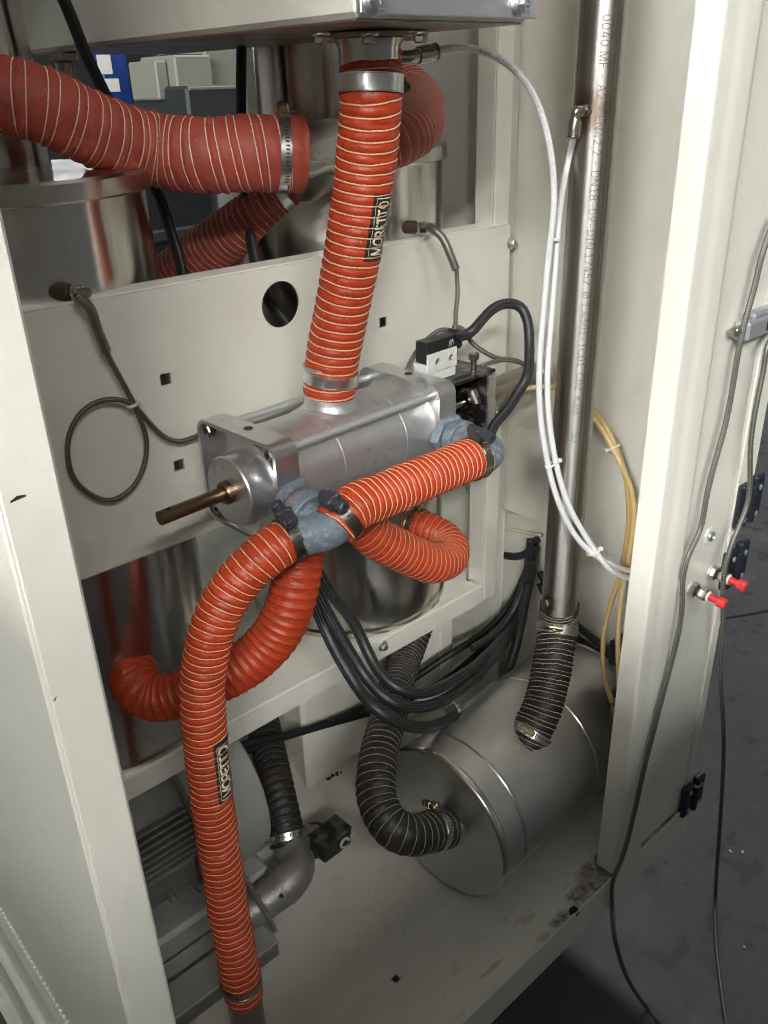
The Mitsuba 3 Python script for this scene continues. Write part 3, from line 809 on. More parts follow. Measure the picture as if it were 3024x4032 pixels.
# horizontal hose leaving to the left
hB = Hose('silicone_hose', 'thick faded red hose running off to the left above the left tower', [(0.5884, 0.7853, 0.9342), (0.5787, 0.7900, 0.9351), (0.5488, 0.8073, 0.9375), (0.5246, 0.8253, 0.9372), (0.5011, 0.8447, 0.9377), (0.4712, 0.8745, 0.9431), (0.4351, 0.8812, 0.9548), (0.4029, 0.8810, 0.9680), (0.3774, 0.8824, 0.9814), (0.3632, 0.8849, 0.9887), (0.3435, 0.8924, 0.9965), (0.3239, 0.9058, 1.0019), (0.2959, 0.9185, 1.0066), (0.2621, 0.9360, 1.0107)],
          0.0360, 0.0222, 'm_hose_old', 'm_cord_white', amp=.0030, cr=.0006, cords=(0.0, 0.36), seed=12, style='double', wob=.05, n=80, rfun=lambda q: 1.02 - .15 * q)
hC = Hose('silicone_hose', 'red hose arching back to the chimney behind the upright hose', [(0.6759, 0.7759, 0.9347), (0.7013, 0.7655, 0.9415), (0.7449, 0.7775, 0.9498), (0.7924, 0.8131, 0.9656), (0.8309, 0.8665, 0.9850), (0.8344, 0.9040, 1.0013), (0.8165, 0.9236, 1.0073)],
          0.0275, 0.0088, 'm_hose_old', 'm_cord_white', amp=.0012, seed=13, cr=.00045)
hD = Hose('silicone_hose', 'shadowed red hose slanting down between the two towers', [(0.6605, 0.8700, 0.8996), (0.6471, 0.8885, 0.8873), (0.6212, 0.9231, 0.8605), (0.5995, 0.9675, 0.8316), (0.5814, 1.0103, 0.8050), (0.5635, 1.0516, 0.7766), (0.5430, 1.0884, 0.7378)],
          0.0295, 0.0086, 'm_hose_old', 'm_cord_white', amp=.0014, seed=14, cr=.00045, rfun=lambda q: 1 + .16 * q)
# tee to elbow
hE = Hose('silicone_hose', 'bright red hose lying level between the tee and the right elbow of the valve', [(0.4365, 0.5700, 0.6294), (0.4587, 0.5700, 0.6395), (0.4939, 0.5700, 0.6407), (0.5374, 0.5700, 0.6413), (0.5802, 0.5700, 0.6409), (0.6113, 0.5700, 0.6406), (0.6372, 0.5700, 0.6402)],
          0.0215, 0.0067, 'm_hose', 'm_cord', amp=.0016, seed=15, crease=8, cr=.00052)
hF = Hose('silicone_hose', 'long red hose falling from the tee past the shelf to the floor pipe', [(0.4374, 0.6003, 0.6124), (0.4228, 0.6056, 0.6123), (0.3979, 0.6096, 0.6078), (0.3692, 0.6168, 0.5921), (0.3465, 0.6267, 0.5658), (0.3277, 0.6336, 0.5290), (0.3171, 0.6381, 0.4881), (0.3103, 0.6384, 0.4460), (0.3062, 0.6373, 0.3829), (0.3030, 0.6358, 0.3090), (0.3003, 0.6313, 0.2316), (0.2956, 0.6200, 0.1567), (0.2923, 0.6099, 0.0990), (0.2905, 0.6054, 0.0563)],
          0.0212, 0.0085, 'm_hose', 'm_cord', amp=.0020, seed=16, crease=14, cr=.00056)
th = hF.toward(0.55 * hF.P.L, CAMP)
hF.label_patch(0.428 * hF.P.L, 0.548 * hF.P.L, th - 0.80, 0.50, 'MORETTO', 0.0115)
hG = Hose('silicone_hose', 'dark red hose looping from under the valve to the foot of the left tower', [(0.4815, 0.6907, 0.5494), (0.4692, 0.6835, 0.5221), (0.4517, 0.6803, 0.4831), (0.4287, 0.6891, 0.4435), (0.3966, 0.7063, 0.4159), (0.3656, 0.7287, 0.3975), (0.3378, 0.7512, 0.3836), (0.3151, 0.7754, 0.3790), (0.3080, 0.7969, 0.3907), (0.3259, 0.8281, 0.3942)],
          0.0262, 0.0100, 'm_hose', 'm_cord_red', amp=.0016, seed=17, cr=.0005, style='ridge')
hH = Hose('silicone_hose', 'red hose bending from under the valve to the foot of the right tower', [(0.5370, 0.6668, 0.5867), (0.5480, 0.6579, 0.5542), (0.5772, 0.6487, 0.5228), (0.6143, 0.6415, 0.4937), (0.6500, 0.6422, 0.4745), (0.6817, 0.6556, 0.4696), (0.6925, 0.6801, 0.4759), (0.6848, 0.7060, 0.4825), (0.6814, 0.7239, 0.4825)],
          0.0238, 0.0078, 'm_hose', 'm_cord_tan', amp=.0012, seed=18, cr=.00045)
blk = 'black ribbed hoses'
hI = Hose('ribbed_hose', 'black ribbed hose joining the foot of the steel pipe to the top of the drum', [(.8423, .600, .345), (.8423, .600, .318), (0.8207, 0.5868, 0.2871), (0.7965, 0.5744, 0.2567), (0.7674, 0.5643, 0.2253), (0.7403, 0.5614, 0.1987), (0.7192, 0.5605, 0.1783)],
          0.0262, 0.0135, 'm_hose_black', 'm_cord_white', amp=.0018, seed=21, cords=(0.0, 0.40), cr=.00038, group=blk, style='double')
hJ = Hose('ribbed_hose', 'black ribbed hose curling from the drum end up under the shelf', [(0.5914, 0.5737, 0.1257), (0.5629, 0.5723, 0.1420), (0.5297, 0.5756, 0.1591), (0.5134, 0.5915, 0.1729), (0.5177, 0.6199, 0.1879), (0.5402, 0.6480, 0.2039), (0.5814, 0.6830, 0.2103), (0.6338, 0.7240, 0.2070), (0.6885, 0.7688, 0.2012), (0.7435, 0.8115, 0.1926)] + [(.793, .834, .222), (.812, .838, .270)],
          0.0248, 0.0096, 'm_hose_black', 'm_cord_silver', amp=.0013, seed=22, cr=.00032, group=blk)
hK = Hose('ribbed_hose', 'dark ribbed hose rising behind the blower from its cast elbow', [(0.4573, 0.7448, 0.0613), (0.4672, 0.7670, 0.0853), (0.4827, 0.8004, 0.1114), (0.5055, 0.8488, 0.1250), (0.5287, 0.8946, 0.1350), (0.5480, 0.9303, 0.1471)],
          0.0240, 0.0100, 'm_hose_black', 'm_cord_black', amp=.0015, seed=23, cr=.0004, group=blk)


def hclamp(h, frac, label, dr_=.0016, **k):
    p, t, a, b = h.P.get(frac * h.P.L)
    return clamp(p, t, h.r + dr_, label, **k)


hclamp(hA, 0.082, 'wide shiny clamp round the top of the upright hose', width=.0150, sdir=(1, .25, 0.1), screw='m_black_plastic', dr_=.0022)
hclamp(hA, 0.937, 'clamp round the foot of the upright hose on the valve', width=.0125, sdir=(.8, .5, .1), screw='m_brass_zinc', dr_=.0022)
hclamp(hB, 0.055, 'slotted clamp round the faded thick hose at the crossing pipe', width=.0115, sdir=(-.45, .1, 1), screw='m_brass_zinc', slots=2.2, slot_dir=1, dr_=.002)
hclamp(hD, 0.10, 'clamp at the upper end of the shadowed slanting hose', width=.011, sdir=(0, 1, .2), slots=2.2, dr_=.002)
hclamp(hF, 0.045, 'clamp with black screw on the left arm of the tee', width=.0115, sdir=(-.2, -.3, 1), band='m_band_dark', screw='m_screw_black', size=1.3)
hclamp(hE, 0.045, 'clamp with black screw on the right arm of the tee', width=.0115, sdir=(-.2, -.1, 1), band='m_band_dark', screw='m_screw_black', size=1.3)
hclamp(hE, 0.955, 'clamp with black screw beside the right elbow of the valve', width=.0115, sdir=(-.1, -.1, 1), band='m_band_dark', screw='m_screw_black', size=1.3)
hclamp(hF, 0.965, 'clamp on the floor pipe at the bottom of the long red hose', width=.010, sdir=(.3, 1, 0), slots=2.6, band='m_stainless_dark', slot_dir=-1)
hclamp(hI, 0.165, 'clamp at the foot of the upright steel pipe', width=.013, sdir=(-.8, -.55, 0), screw='m_brass_zinc', band='m_zinc', slots=1.3)
hclamp(hI, 0.845, 'clamp holding the black hose on top of the drum', width=.011, sdir=(-.9, -.35, 0.2), screw='m_brass_zinc', slots=1.6)
hclamp(hJ, 0.05, 'clamp holding the black hose on the end of the drum', width=.010, sdir=(0, .35, 1), screw='m_brass_zinc', slots=1.5, slot_dir=-1)
hclamp(hK, 0.05, 'clamp holding the dark hose on the cast elbow of the blower', width=.010, sdir=(-1, -.35, 0), screw='m_nickel', slots=1.7, dr_=.001)
hclamp(hH, 0.97, 'brass coloured clamp on the outlet of the right tower', width=.010, sdir=(.2, -.3, 1), screw='m_brass_zinc', band='m_brass_zinc')

fz = []
for i in range(9):
    a0 = rng.uniform(0.2, 2.6)
    p0 = hB.at(np.array([0.0005 + .004 * rng.random()]), np.array([a0]), .0002)[0]
    dn = unit(hB.at(np.array([0.001]), np.array([a0]), 1.0)[0] - hB.at(np.array([0.001]), np.array([a0]), 0.0)[0])
    fz.append(tube(Path([p0, p0 + dn * .004 + .002 * rng.standard_normal(3), p0 + dn * .008 + .004 * rng.standard_normal(3)], .001), .00035, 6)[0])
part(hB.key, 'frayed_thread', cat(*fz), 'm_cord_white', True, kind='stuff')

# ------------------------------------------------------------------ crossing pipe between the upper hoses
cp_ = thing('crossing_pipe', 'brushed steel crossing pipe joining the two upper red hoses', 'pipe')
P_ = Path([(0.5669, 0.7863, 0.9343), (0.5852, 0.7824, 0.9367), (0.6154, 0.7811, 0.9411), (0.6509, 0.7777, 0.9381), (0.6841, 0.7697, 0.9363)], 0.004)
part(cp_, 'tube', tube(P_, 0.0265, 40)[0], 'm_tube_steel', 40)
P2 = Path([(0.6307, 0.7850, 0.9336), (0.6462, 0.8312, 0.9117), (0.6534, 0.8731, 0.8949), (0.6471, 0.8936, 0.8838)], 0.004)
part(cp_, 'branch', tube(P2, 0.0258, 40)[0], 'm_tube_steel', 40)

# ------------------------------------------------------------------ steel pipe on the right with its print
PXC, PYC = 0.8423, 0.600
pp = thing('steel_pipe', 'tall stainless pipe standing upright before the white inner wall', 'pipe')
m, uv = lathe_uv([(.0225, .3378), (.0243, .338), (.0243, .7), (.0243, 1.1), (.0243, 1.499)], 64)
part(pp, 'tube', at(m, (PXC, PYC, 0)), 'm_pipe', True, uv)
th0 = math.atan2(-PYC, -PXC) + 0.16


def on_pipe(text, height, z_top, th_c, key, length):
    m = meshkit.text_mesh(text, height, 0.0002)
    v, f = A(m)
    keep = np.abs(v[f][:, :, 2].min(1) - v[:, 2].max()) < 1e-6
    v, f = trimesh.remesh.subdivide_to_size(v, f[keep], 0.004)
    x = v[:, 0] / v[:, 0].max() * length
    a = th_c + (v[:, 1] - height / 2) / 0.0243
    R = 0.02445
    return np.stack([PXC + R * np.cos(a), PYC + R * np.sin(a), z_top - x], 1), f


part(pp, 'print', on_pipe('0040 MF - A2 - EN42,2 - DN18-09-DIN 17457  Ø 1.4301-TC01  C02  K1G       SD', 0.0088, 1.055, th0, 'x', 0.457), 'm_print_grey', False, label='grey printed lettering running down the pipe', kind='stuff')
part(pp, 'plug_bolt', at(hexnut(.0125, .006), (PXC + .0235 * math.cos(-3.29), PYC + .0235 * math.sin(-3.29), 0.360), (math.cos(-3.29), math.sin(-3.29), 0)), 'm_stainless_dark', 20)


def pushfit(name, label, base, d0, d1, size=1.0, group='push-in air fittings'):
    """elbow push-in fitting: thread along d0 from base, tube socket along d1"""
    k = thing(name, label, 'fitting', group)
    base, d0, d1 = np.asarray(base, float), unit(d0), unit(d1)
    s = size
    part(k, 'thread_nut', at(hexnut(.0115 * s, .007 * s), base, d0), 'm_nickel', 20)
    el = base + d0 * .017 * s
    pth = Path([base + d0 * .006 * s, base + d0 * .012 * s, el + d1 * .001 * s, el + d1 * .005 * s, el + d1 * .010 * s], .001)
    part(k, 'elbow', tube(pth, .0048 * s, 20)[0], 'm_nickel', 40)
    so = el + d1 * .008 * s
    part(k, 'socket', at(lathe([(.004 * s, 0), (.0062 * s, .001 * s), (.0066 * s, .004 * s), (.0066 * s, .011 * s), (.0060 * s, .0115 * s), (.0060 * s, .013 * s), (.0063 * s, .0135 * s), (.0063 * s, .016 * s), (.0035 * s, .016 * s)], 28), so, d1), 'm_nickel', 30)
    part(k, 'release_ring', at(lathe([(.0035 * s, .0165 * s), (.0068 * s, .0165 * s), (.0068 * s, .018 * s), (.0035 * s, .018 * s)], 28), so, d1), 'm_stainless_dark', 30)
    return so + d1 * .016 * s


# white air tubes
b1 = np.array((0.5939, 0.6447, 1.0207))
e1 = pushfit('air_fitting', 'blackened elbow fitting on the spout of the duct box', b1 - np.array([.006, -.004, 0]), (.75, -.62, -.05), (.93, -.2, .12), 1.15)
b2 = np.array([PXC + .0235 * math.cos(-2.91), PYC + .0235 * math.sin(-2.91), 0.968])
e2 = pushfit('air_fitting', 'shiny elbow fitting on the tall steel pipe', b2, (math.cos(-3.25), math.sin(-3.25), .06), (-.10, -.03, -1), 1.0)
wt = 'white air tubes'
P1 = Path([tuple(e1)] + [(0.6581, 0.6297, 1.0267), (0.7014, 0.6251, 1.0210), (0.7385, 0.6149, 0.9987), (0.7582, 0.6040, 0.9634), (0.7628, 0.5920, 0.9178), (0.7584, 0.5844, 0.8781), (0.7478, 0.5789, 0.8333), (0.7375, 0.5741, 0.7675), (0.7317, 0.5698, 0.6974), (0.7373, 0.5623, 0.6264), (0.7581, 0.5499, 0.5454), (0.7941, 0.5367, 0.4834), (0.8367, 0.5183, 0.4447), (0.8898, 0.4990, 0.4184), (0.9158, 0.4872, 0.4126)], .003)
m, uv = tube(P1, .0034, 14)
w1 = thing('air_tube', 'translucent white tube with small print arching from the duct spout', 'tube', wt)
part(w1, 'tube', m, 'm_tube_white', True, uv)
P2_ = Path([tuple(e2)] + [(0.8155, 0.6126, 0.9176), (0.7805, 0.5929, 0.8751), (0.7625, 0.5807, 0.8263), (0.7522, 0.5742, 0.7648), (0.7439, 0.5678, 0.6949), (0.7482, 0.5588, 0.6242), (0.7678, 0.5459, 0.5477), (0.8011, 0.5317, 0.4852), (0.8312, 0.5118, 0.4388), (0.8774, 0.4943, 0.4173), (0.9077, 0.4829, 0.4177)], .003)
m, uv = tube(P2_, .0034, 14)
w2 = solo('air_tube', m, 'm_tube_white', 'plain white tube hanging from the fitting on the steel pipe', 'tube', wt, True, uv)


def on_tube(path, r, text, height, s0, length, flip=1):
    m = meshkit.text_mesh(text, height, 0.0002)
    v, f = A(m)
    keep = np.abs(v[f][:, :, 2].min(1) - v[:, 2].max()) < 1e-6
    v, f = trimesh.remesh.subdivide_to_size(v, f[keep], 0.003)
    s = s0 + v[:, 0] / v[:, 0].max() * length
    p, t, a, b = path.get(s)
    d = CAMP - p
    d -= t * (d * t).sum(1, keepdims=True)
    d /= np.linalg.norm(d, axis=1, keepdims=True)
    w = np.cross(d, t) * flip
    ang = (v[:, 1] - height / 2)[:, None] / r
    return p + (r + .00012) * (np.cos(ang) * d + np.sin(ang) * w), f


part(w1, 'print', on_tube(P1, .0034, '4 MB - KYNAR HD 4000 PVDF 6 X 4 UL94/V0 MADE IN ITALY LOT10 N.90/06/07M', .0023, .055, .245), 'm_print_grey', False, kind='stuff')


def tie(label, c, t, r1, r2, head, matn='m_tie', group='cable ties'):
    k = thing('cable_tie', label, 'cable tie', group)
    B = basis(t, head)
    a = np.arange(25) * 2 * np.pi / 24
    prof = []
    for d, z in ((0, -.0013), (.0007, -.0013), (.0007, .0013), (0, .0013)):
        prof.append(np.stack([(r1 + d) * np.cos(a), (r2 + d) * np.sin(a), a * 0 + z], 1))
    v = np.stack(prof, 1).reshape(-1, 3) @ B.T + np.asarray(c)
    part(k, 'strap', (v, grid_faces(25, 4)), matn, 30)
    part(k, 'lock', (bevel(.0042, .0045, .0045, .0008, (r1 + .0022, 0, 0))[0] @ B.T + np.asarray(c), bevel(.0042, .0045, .0045, .0008)[1]), matn)


def mid(pa, pb, pt):
    """mean point and direction of two tubes next to pt"""
    i = np.argmin(np.linalg.norm(pa.p - pt, axis=1))
    j = np.argmin(np.linalg.norm(pb.p - pt, axis=1))
    c = (pa.p[i] + pb.p[j]) / 2
    return c, unit(pa.t[i] + pb.t[j]), unit(pb.p[j] - pa.p[i])


for lab, q in (('clear tie round the white tubes high beside the steel pipe', (0.7561, 0.5802, 0.8462)), ('clear tie round the white tubes half way down the steel pipe', (0.7409, 0.5567, 0.6001)), ('pale tie round the white tubes at their lowest bend', (0.8007, 0.5233, 0.4718))):
    c, t, x = mid(P1, P2_, np.array(q))
    tie(lab, c, t, .0088, .0042, x)

# yellow tubes on the right wall
yt = 'yellow air tubes'
yA = Path([(0.9250, 0.6428, 0.6077), (0.9250, 0.6193, 0.5953), (0.9250, 0.5917, 0.5667), (0.9250, 0.5679, 0.5206), (0.9250, 0.5574, 0.4658), (0.9250, 0.5582, 0.4083), (0.9180, 0.5614, 0.3578), (0.9000, 0.5595, 0.3130), (0.8800, 0.5469, 0.2660), (0.8660, 0.5277, 0.2357), (0.8580, 0.5087, 0.2170)], .003)
yB = Path([(0.9220, 0.6376, 0.5993), (0.9220, 0.6139, 0.5844), (0.9220, 0.5835, 0.5501), (0.9220, 0.5560, 0.5086), (0.9220, 0.5472, 0.4636), (0.9220, 0.5489, 0.4096), (0.9150, 0.5487, 0.3646), (0.9000, 0.5398, 0.3147), (0.8850, 0.5259, 0.2745), (0.8700, 0.5083, 0.2283)], .003)
m, uv = tube(yA, .0036, 14)
solo('yellow_tube', m, 'm_tube_orange', 'orange yellow air tube curving down to the lower fitting', 'tube', yt, True, uv)
m, uv = tube(yB, .0036, 14)
solo('yellow_tube', m, 'm_tube_yellow', 'pale yellow air tube running straight down to the upper fitting', 'tube', yt, True, uv)
c, t, x = mid(yA, yB, np.array((0.9230, 0.5836, 0.5649)))
tie('thin tie round the yellow tubes beside the steel pipe', c, t, .0082, .0042, x)
eA = np.array(yA.p[-1])
eB = np.array(yB.p[-1])
pushfit('air_fitting', 'lower nickel fitting at the end of the orange tube', eA + np.array([.014, -.012, -.026]), (-.75, .45, .3), unit(eA - (eA + np.array([.002, 0, -.02]))), .95)
pushfit('air_fitting', 'upper nickel fitting at the end of the pale tube', eB + np.array([.012, -.004, -.030]), (-.8, .2, .2), (-.0, .1, 1), .95)
# valve block half hidden behind the right post
vb = thing('solenoid_block', 'black solenoid valve block half hidden behind the right post', 'valve block')
q = np.array((0.9100, 0.5240, 0.2627))
part(vb, 'coil', span(q[0] - .012, q[0] + .02, q[1] - .03, q[1] + .028, q[2] - .02, q[2] + .022, .004), 'm_black_plastic')
part(vb, 'body', span(q[0] - .008, q[0] + .02, q[1] - .045, q[1] + .012, q[2] - .17, q[2] - .02, .003), 'm_black_plastic')
part(vb, 'plate', span(q[0] - .0095, q[0] - .0082, q[1] - .03, q[1] - .012, q[2] - .135, q[2] - .105, .0003), 'm_white_plastic')

# ------------------------------------------------------------------ the drum on the floor
dm_ = thing('steel_drum', 'brushed steel drum lying on the cabinet floor with black hoses', 'drum')
yaw, pit = .049, -.008
ax = np.array([math.cos(yaw) * math.cos(pit), math.sin(yaw) * math.cos(pit), math.sin(pit)])
D0 = np.array([0.600, 0.594, 0.1135])
r = .1075
LD = .345


def drum(mesh, x=0.0):
    return at(mesh, D0 + ax * x, ax, -Y)


v, f = lathe([(r, z) for z in np.linspace(.0115, LD, 14)], 128)
part(dm_, 'shell', drum((v, f)), 'm_drum', 40)
part(dm_, 'end_disc', drum(lathe([(0, 0.0), (r - .004, .0005), (r - .001, .001)], 128)), 'm_drum', 30)
part(dm_, 'rim', drum(lathe([(r - .001, .0005), (r + .0012, .0015), (r + .0026, .004), (r + .0026, .0085), (r + .001, .0115), (r, .012)], 128)), 'm_weld', 60)
for z in (.048, .215, LD - .004):
    part(dm_, 'bead', drum(lathe([(r - .0005, z - .003), (r + .0016, z - .001), (r + .0016, z + .001), (r - .0005, z + .003)], 128)), 'm_weld', 60)
part(dm_, 'end_cap', drum(lathe([(r, LD), (r - .01, LD + .01), (0, LD + .012)], 64)), 'm_drum')
part(dm_, 'foot', span(0.655, 0.68, 0.54, 0.66, 0.0005, .014, .001), 'm_drum')
part(dm_, 'foot', span(0.86, 0.885, 0.55, 0.67, 0.0005, .014, .001), 'm_drum')
for h, fr_ in ((hJ, 0.0),):
    p, t, a, b = h.P.get(fr_ * h.P.L)
    part(dm_, 'socket', tube(Path([p - t * .03, p + t * .03], .01), h.r - .001, 32)[0], 'm_drum', 40)
q = np.array((0.7084, 0.6444, 0.1742))
bk = thing('tube_bracket', 'small zinc bracket screwed on top of the drum beneath the cables', 'bracket')
n_ = unit(q - (D0 + ax * ((q - D0) @ ax)))
q = D0 + ax * ((q - D0) @ ax) + n_ * (r + .001)
side = np.cross(n_, ax)
part(bk, 'foot', at(bevel(.020, .030, .002, .0005), q + n_ * .001, n_, ax), 'm_zinc')
part(bk, 'upright', at(bevel(.002, .030, .016, .0005), q + n_ * .009 - ax * .009, n_, ax), 'm_zinc')
part(bk, 'hook', at(bevel(.018, .026, .002, .0005), q + n_ * .017 - ax * .017, n_, ax), 'm_zinc')
part(bk, 'screw', at(flange_bolt(.8), q + n_ * .002 - side * .002, n_), 'm_zinc')

# ------------------------------------------------------------------ changeover valve
VO = np.array([.415, .697, .638])
vy = math.radians(3.2)
vx = np.array([math.cos(vy), math.sin(vy), 0])
vyv = np.array([-math.sin(vy), math.cos(vy), 0])


def V(mesh):
    v, f = A(mesh)
    return VO + v[:, :1] * vx + v[:, 1:2] * vyv + v[:, 2:3] * Z, f


def vp(x, y, z):
    return VO + x * vx + y * vyv + z * Z


val = thing('changeover_valve', 'cast aluminium changeover valve with tie rods mounted before the cross panel', 'valve')
HY, HZ = .065, .0575


def rsq(hy, hz, rad, n=8):
    pts = []
    for cy, cz, a0 in ((hy - rad, hz - rad, 0), (-hy + rad, hz - rad, 90), (-hy + rad, -hz + rad, 180), (hy - rad, -hz + rad, 270)):
        for i in range(n + 1):
            a = math.radians(a0 + 90 * i / n)
            pts.append((cy + rad * math.cos(a), cz + rad * math.sin(a)))
    return pts


def yz_prism(cs, x0, x1):
    """extrude a section given in (y, z) along x"""
    v, f = A(m3.Manifold.extrude(cs, x1 - x0))
    return np.stack([x0 + v[:, 2], v[:, 0], v[:, 1]], 1), f


CAPL = .028
LB = .262
outer = m3.CrossSection([rsq(HY, HZ, .014)])
inner = m3.CrossSection([rsq(HY - .0042, HZ - .0042, .010)])
# left cap: a tray with a rim, open to the left
tray = cat(yz_prism(outer - inner, .0, .018), yz_prism(outer, .018, CAPL))
part(val, 'end_cap', V(tray), 'm_machined', 30)
lob = m3.CrossSection([ring(-.014, .006, .044, 48)]) + m3.CrossSection([rsq(.020, .055, .004)]) + m3.CrossSection([[(-.062, -.026), (-.02, -.04), (-.02, .03), (-.062, .012)]])
lob = lob ^ inner
part(val, 'cap_core', V(yz_prism(lob, .006, .019)), 'm_cast', 30)
AY, AZ = -.0165, .006
xax = lambda m: (np.stack([-m[0][:, 2], AY - m[0][:, 0], AZ + m[0][:, 1]], 1), m[1])
part(val, 'boss', V(xax(lathe([(.0385, -.012), (.0365, .000), (.0362, .022), (.0350, .0235), (.010, .0235), (0, .0235)], 64))), 'm_machined', 20)
part(val, 'shaft_collar', V(xax(lathe([(.0118, .0230), (.0118, .029), (.0105, .031), (0, .031)], 32))), 'm_bronze', 30)
sh = m3.Manifold.cylinder(.074, .0070, .0070, 36).translate([0, 0, .028])
sh = sh - m3.Manifold.cylinder(.03, .0026, .0026, 20).rotate([90, 0, 0]).translate([0, .015, .092])
part(val, 'shaft', V(xax(A(sh))), 'm_bronze', 30)
for sy in (-1, 1):
    for sz in (-1, 1):
        part(val, 'rod_nut', at(hexnut(.0118, .009, .0034), vp(.0105, sy * .0512, sz * .0452), -vx), 'm_stainless_dark', 20)
        m, uv = tube(Path([vp(.020, sy * .0512, sz * .0452), vp(LB - .018, sy * .0512, sz * .0452)], .0008), lambda s: .0041 + .0002 * (np.arange(len(s)) % 2), 16)
        part(val, 'tie_rod', m, 'm_rod', True, uv)
# barrel between the caps
xs = np.r_[np.linspace(CAPL - .001, CAPL + .016, 6), np.linspace(.06, LB - .06, 9), np.linspace(LB - CAPL - .018, LB - CAPL + .001, 6)]
a = np.arange(72) * 2 * np.pi / 72
rows = []
for x in xs:
    e = min(x - CAPL, LB - CAPL - x)
    k = 1 + .12 * math.exp(-max(e, 0) / .007)
    p = 2.15
    q = np.stack([a * 0 + x, k * .0555 * np.sign(np.cos(a)) * np.abs(np.cos(a)) ** (2 / p), k * .0500 * np.sign(np.sin(a)) * np.abs(np.sin(a)) ** (2 / p)], 1)
    q[:, 1] = np.clip(q[:, 1], -HY + .001, HY - .001)
    rows.append(q)
part(val, 'barrel', V((np.vstack(rows), grid_faces(len(xs), 72)[:, ::-1])), 'm_cast', 40)
for x in (.098, .192):
    rows = []
    for dx, k in ((-.0012, .998), (-.0006, 1.012), (.0006, 1.012), (.0012, .998)):
        p = 2.15
        rows.append(np.stack([a * 0 + x + dx, k * .0555 * np.sign(np.cos(a)) * np.abs(np.cos(a)) ** (2 / p), k * .0500 * np.sign(np.sin(a)) * np.abs(np.sin(a)) ** (2 / p)], 1))
    part(val, 'casting_seam', V((np.vstack(rows), grid_faces(4, 72)[:, ::-1])), 'm_cast', 40)
# right cap
part(val, 'end_cap', V(cat(yz_prism(outer, LB - CAPL, LB))), 'm_machined', 30)
for x in (.016, LB - .014):
    part(val, 'cap_hole', at(lathe([(.0042, 0), (.0048, .0004), (.0046, .0008), (.003, .0006), (.003, .0002), (0, .0002)], 24), vp(x, -.004, HZ)), 'm_slot', 30)
# spout on top
sq = np.array(hA.P.p[-1])
sx = (sq - VO) @ vx
sy_ = (sq - VO) @ vyv
part(val, 'spout', at(lathe([(.046, .036), (.0385, .041), (.0325, .0455), (.0285, .051), (.0268, .057), (.0262, .095), (.023, .095)], 64), vp(sx, sy_, 0)), 'm_cast', 60)
# bottom ports
part(val, 'outlet_port', tube(Path([vp(.055, 0, -.03), hG.P.p[3] + 0 * Z], .01), .0245, 32)[0], 'm_cast', 40)
part(val, 'outlet_port', tube(Path([vp(.205, -.01, -.03), hH.P.p[3]], .01), .0215, 32)[0], 'm_cast', 40)

# galvanised tee and elbow on the front of the valve
gl = 'galvanised fittings on the valve'
te = thing('pipe_tee', 'blue grey galvanised tee screwed into the left cap of the valve', 'pipe fitting', gl)
tb = vp(.012, -HY, .001)
tc = np.array(hE.P.p[0]) * .5 + np.array(hF.P.p[0]) * .5
tdir = unit(np.array(hE.P.p[3]) - np.array(hF.P.p[3]))
tv = unit(tc - tb)
part(te, 'nipple', tube(Path([tb, tc], .004), .0150, 32)[0], 'm_galv', 40)
part(te, 'hex_ring', at(hexnut(.044, .010), tb - tv * .002, tv), 'm_galv', 20)
part(te, 'collar', at(lathe([(.015, .014), (.0215, .0145), (.0225, .016), (.0225, .026), (.0215, .0275), (.015, .028)], 48), tb, tv), 'm_galv', 30)
part(te, 'paste', at(lathe([(.0165, .0102), (.0178, .0115), (.0165, .0135)], 40), tb, tv), 'm_paste', 30)
part(te, 'run', tube(Path([hF.P.p[0] - hF.P.t[0] * -.022, tc, hE.P.p[0] + hE.P.t[0] * .022], .003), .0205, 40)[0], 'm_galv', 40)
el = thing('pipe_elbow', 'blue grey galvanised elbow screwed into the right cap of the valve', 'pipe fitting', gl)
eb = vp(LB - .014, -HY, -.004)
ee = np.array(hE.P.p[-1])
et = np.array(hE.P.t[-1])
corner = ee + et * .016
pe = Path([eb, eb * .5 + corner * .5 + np.array([.002, 0, 0]), corner + np.array([.001, .013, .000]), corner + np.array([-.006, .001, 0]), ee - et * .012, ee - et * .030], .002)
part(el, 'bend', tube(pe, lambda q: .0160 + .0045 * np.clip((q - .022) / .008, 0, 1), 40)[0], 'm_galv', 40)
ev = unit(pe.p[12] - pe.p[0])
part(el, 'hex_ring', at(hexnut(.046, .011), eb - ev * .002, ev), 'm_galv', 20)
part(el, 'collar', at(lathe([(.016, .015), (.0222, .0155), (.0232, .017), (.0232, .027), (.0222, .0285), (.016, .029)], 48), eb, ev), 'm_galv', 30)
part(el, 'paste', at(lathe([(.0178, .0112), (.0192, .0130), (.0178, .0148)], 40), eb, ev), 'm_paste', 30)

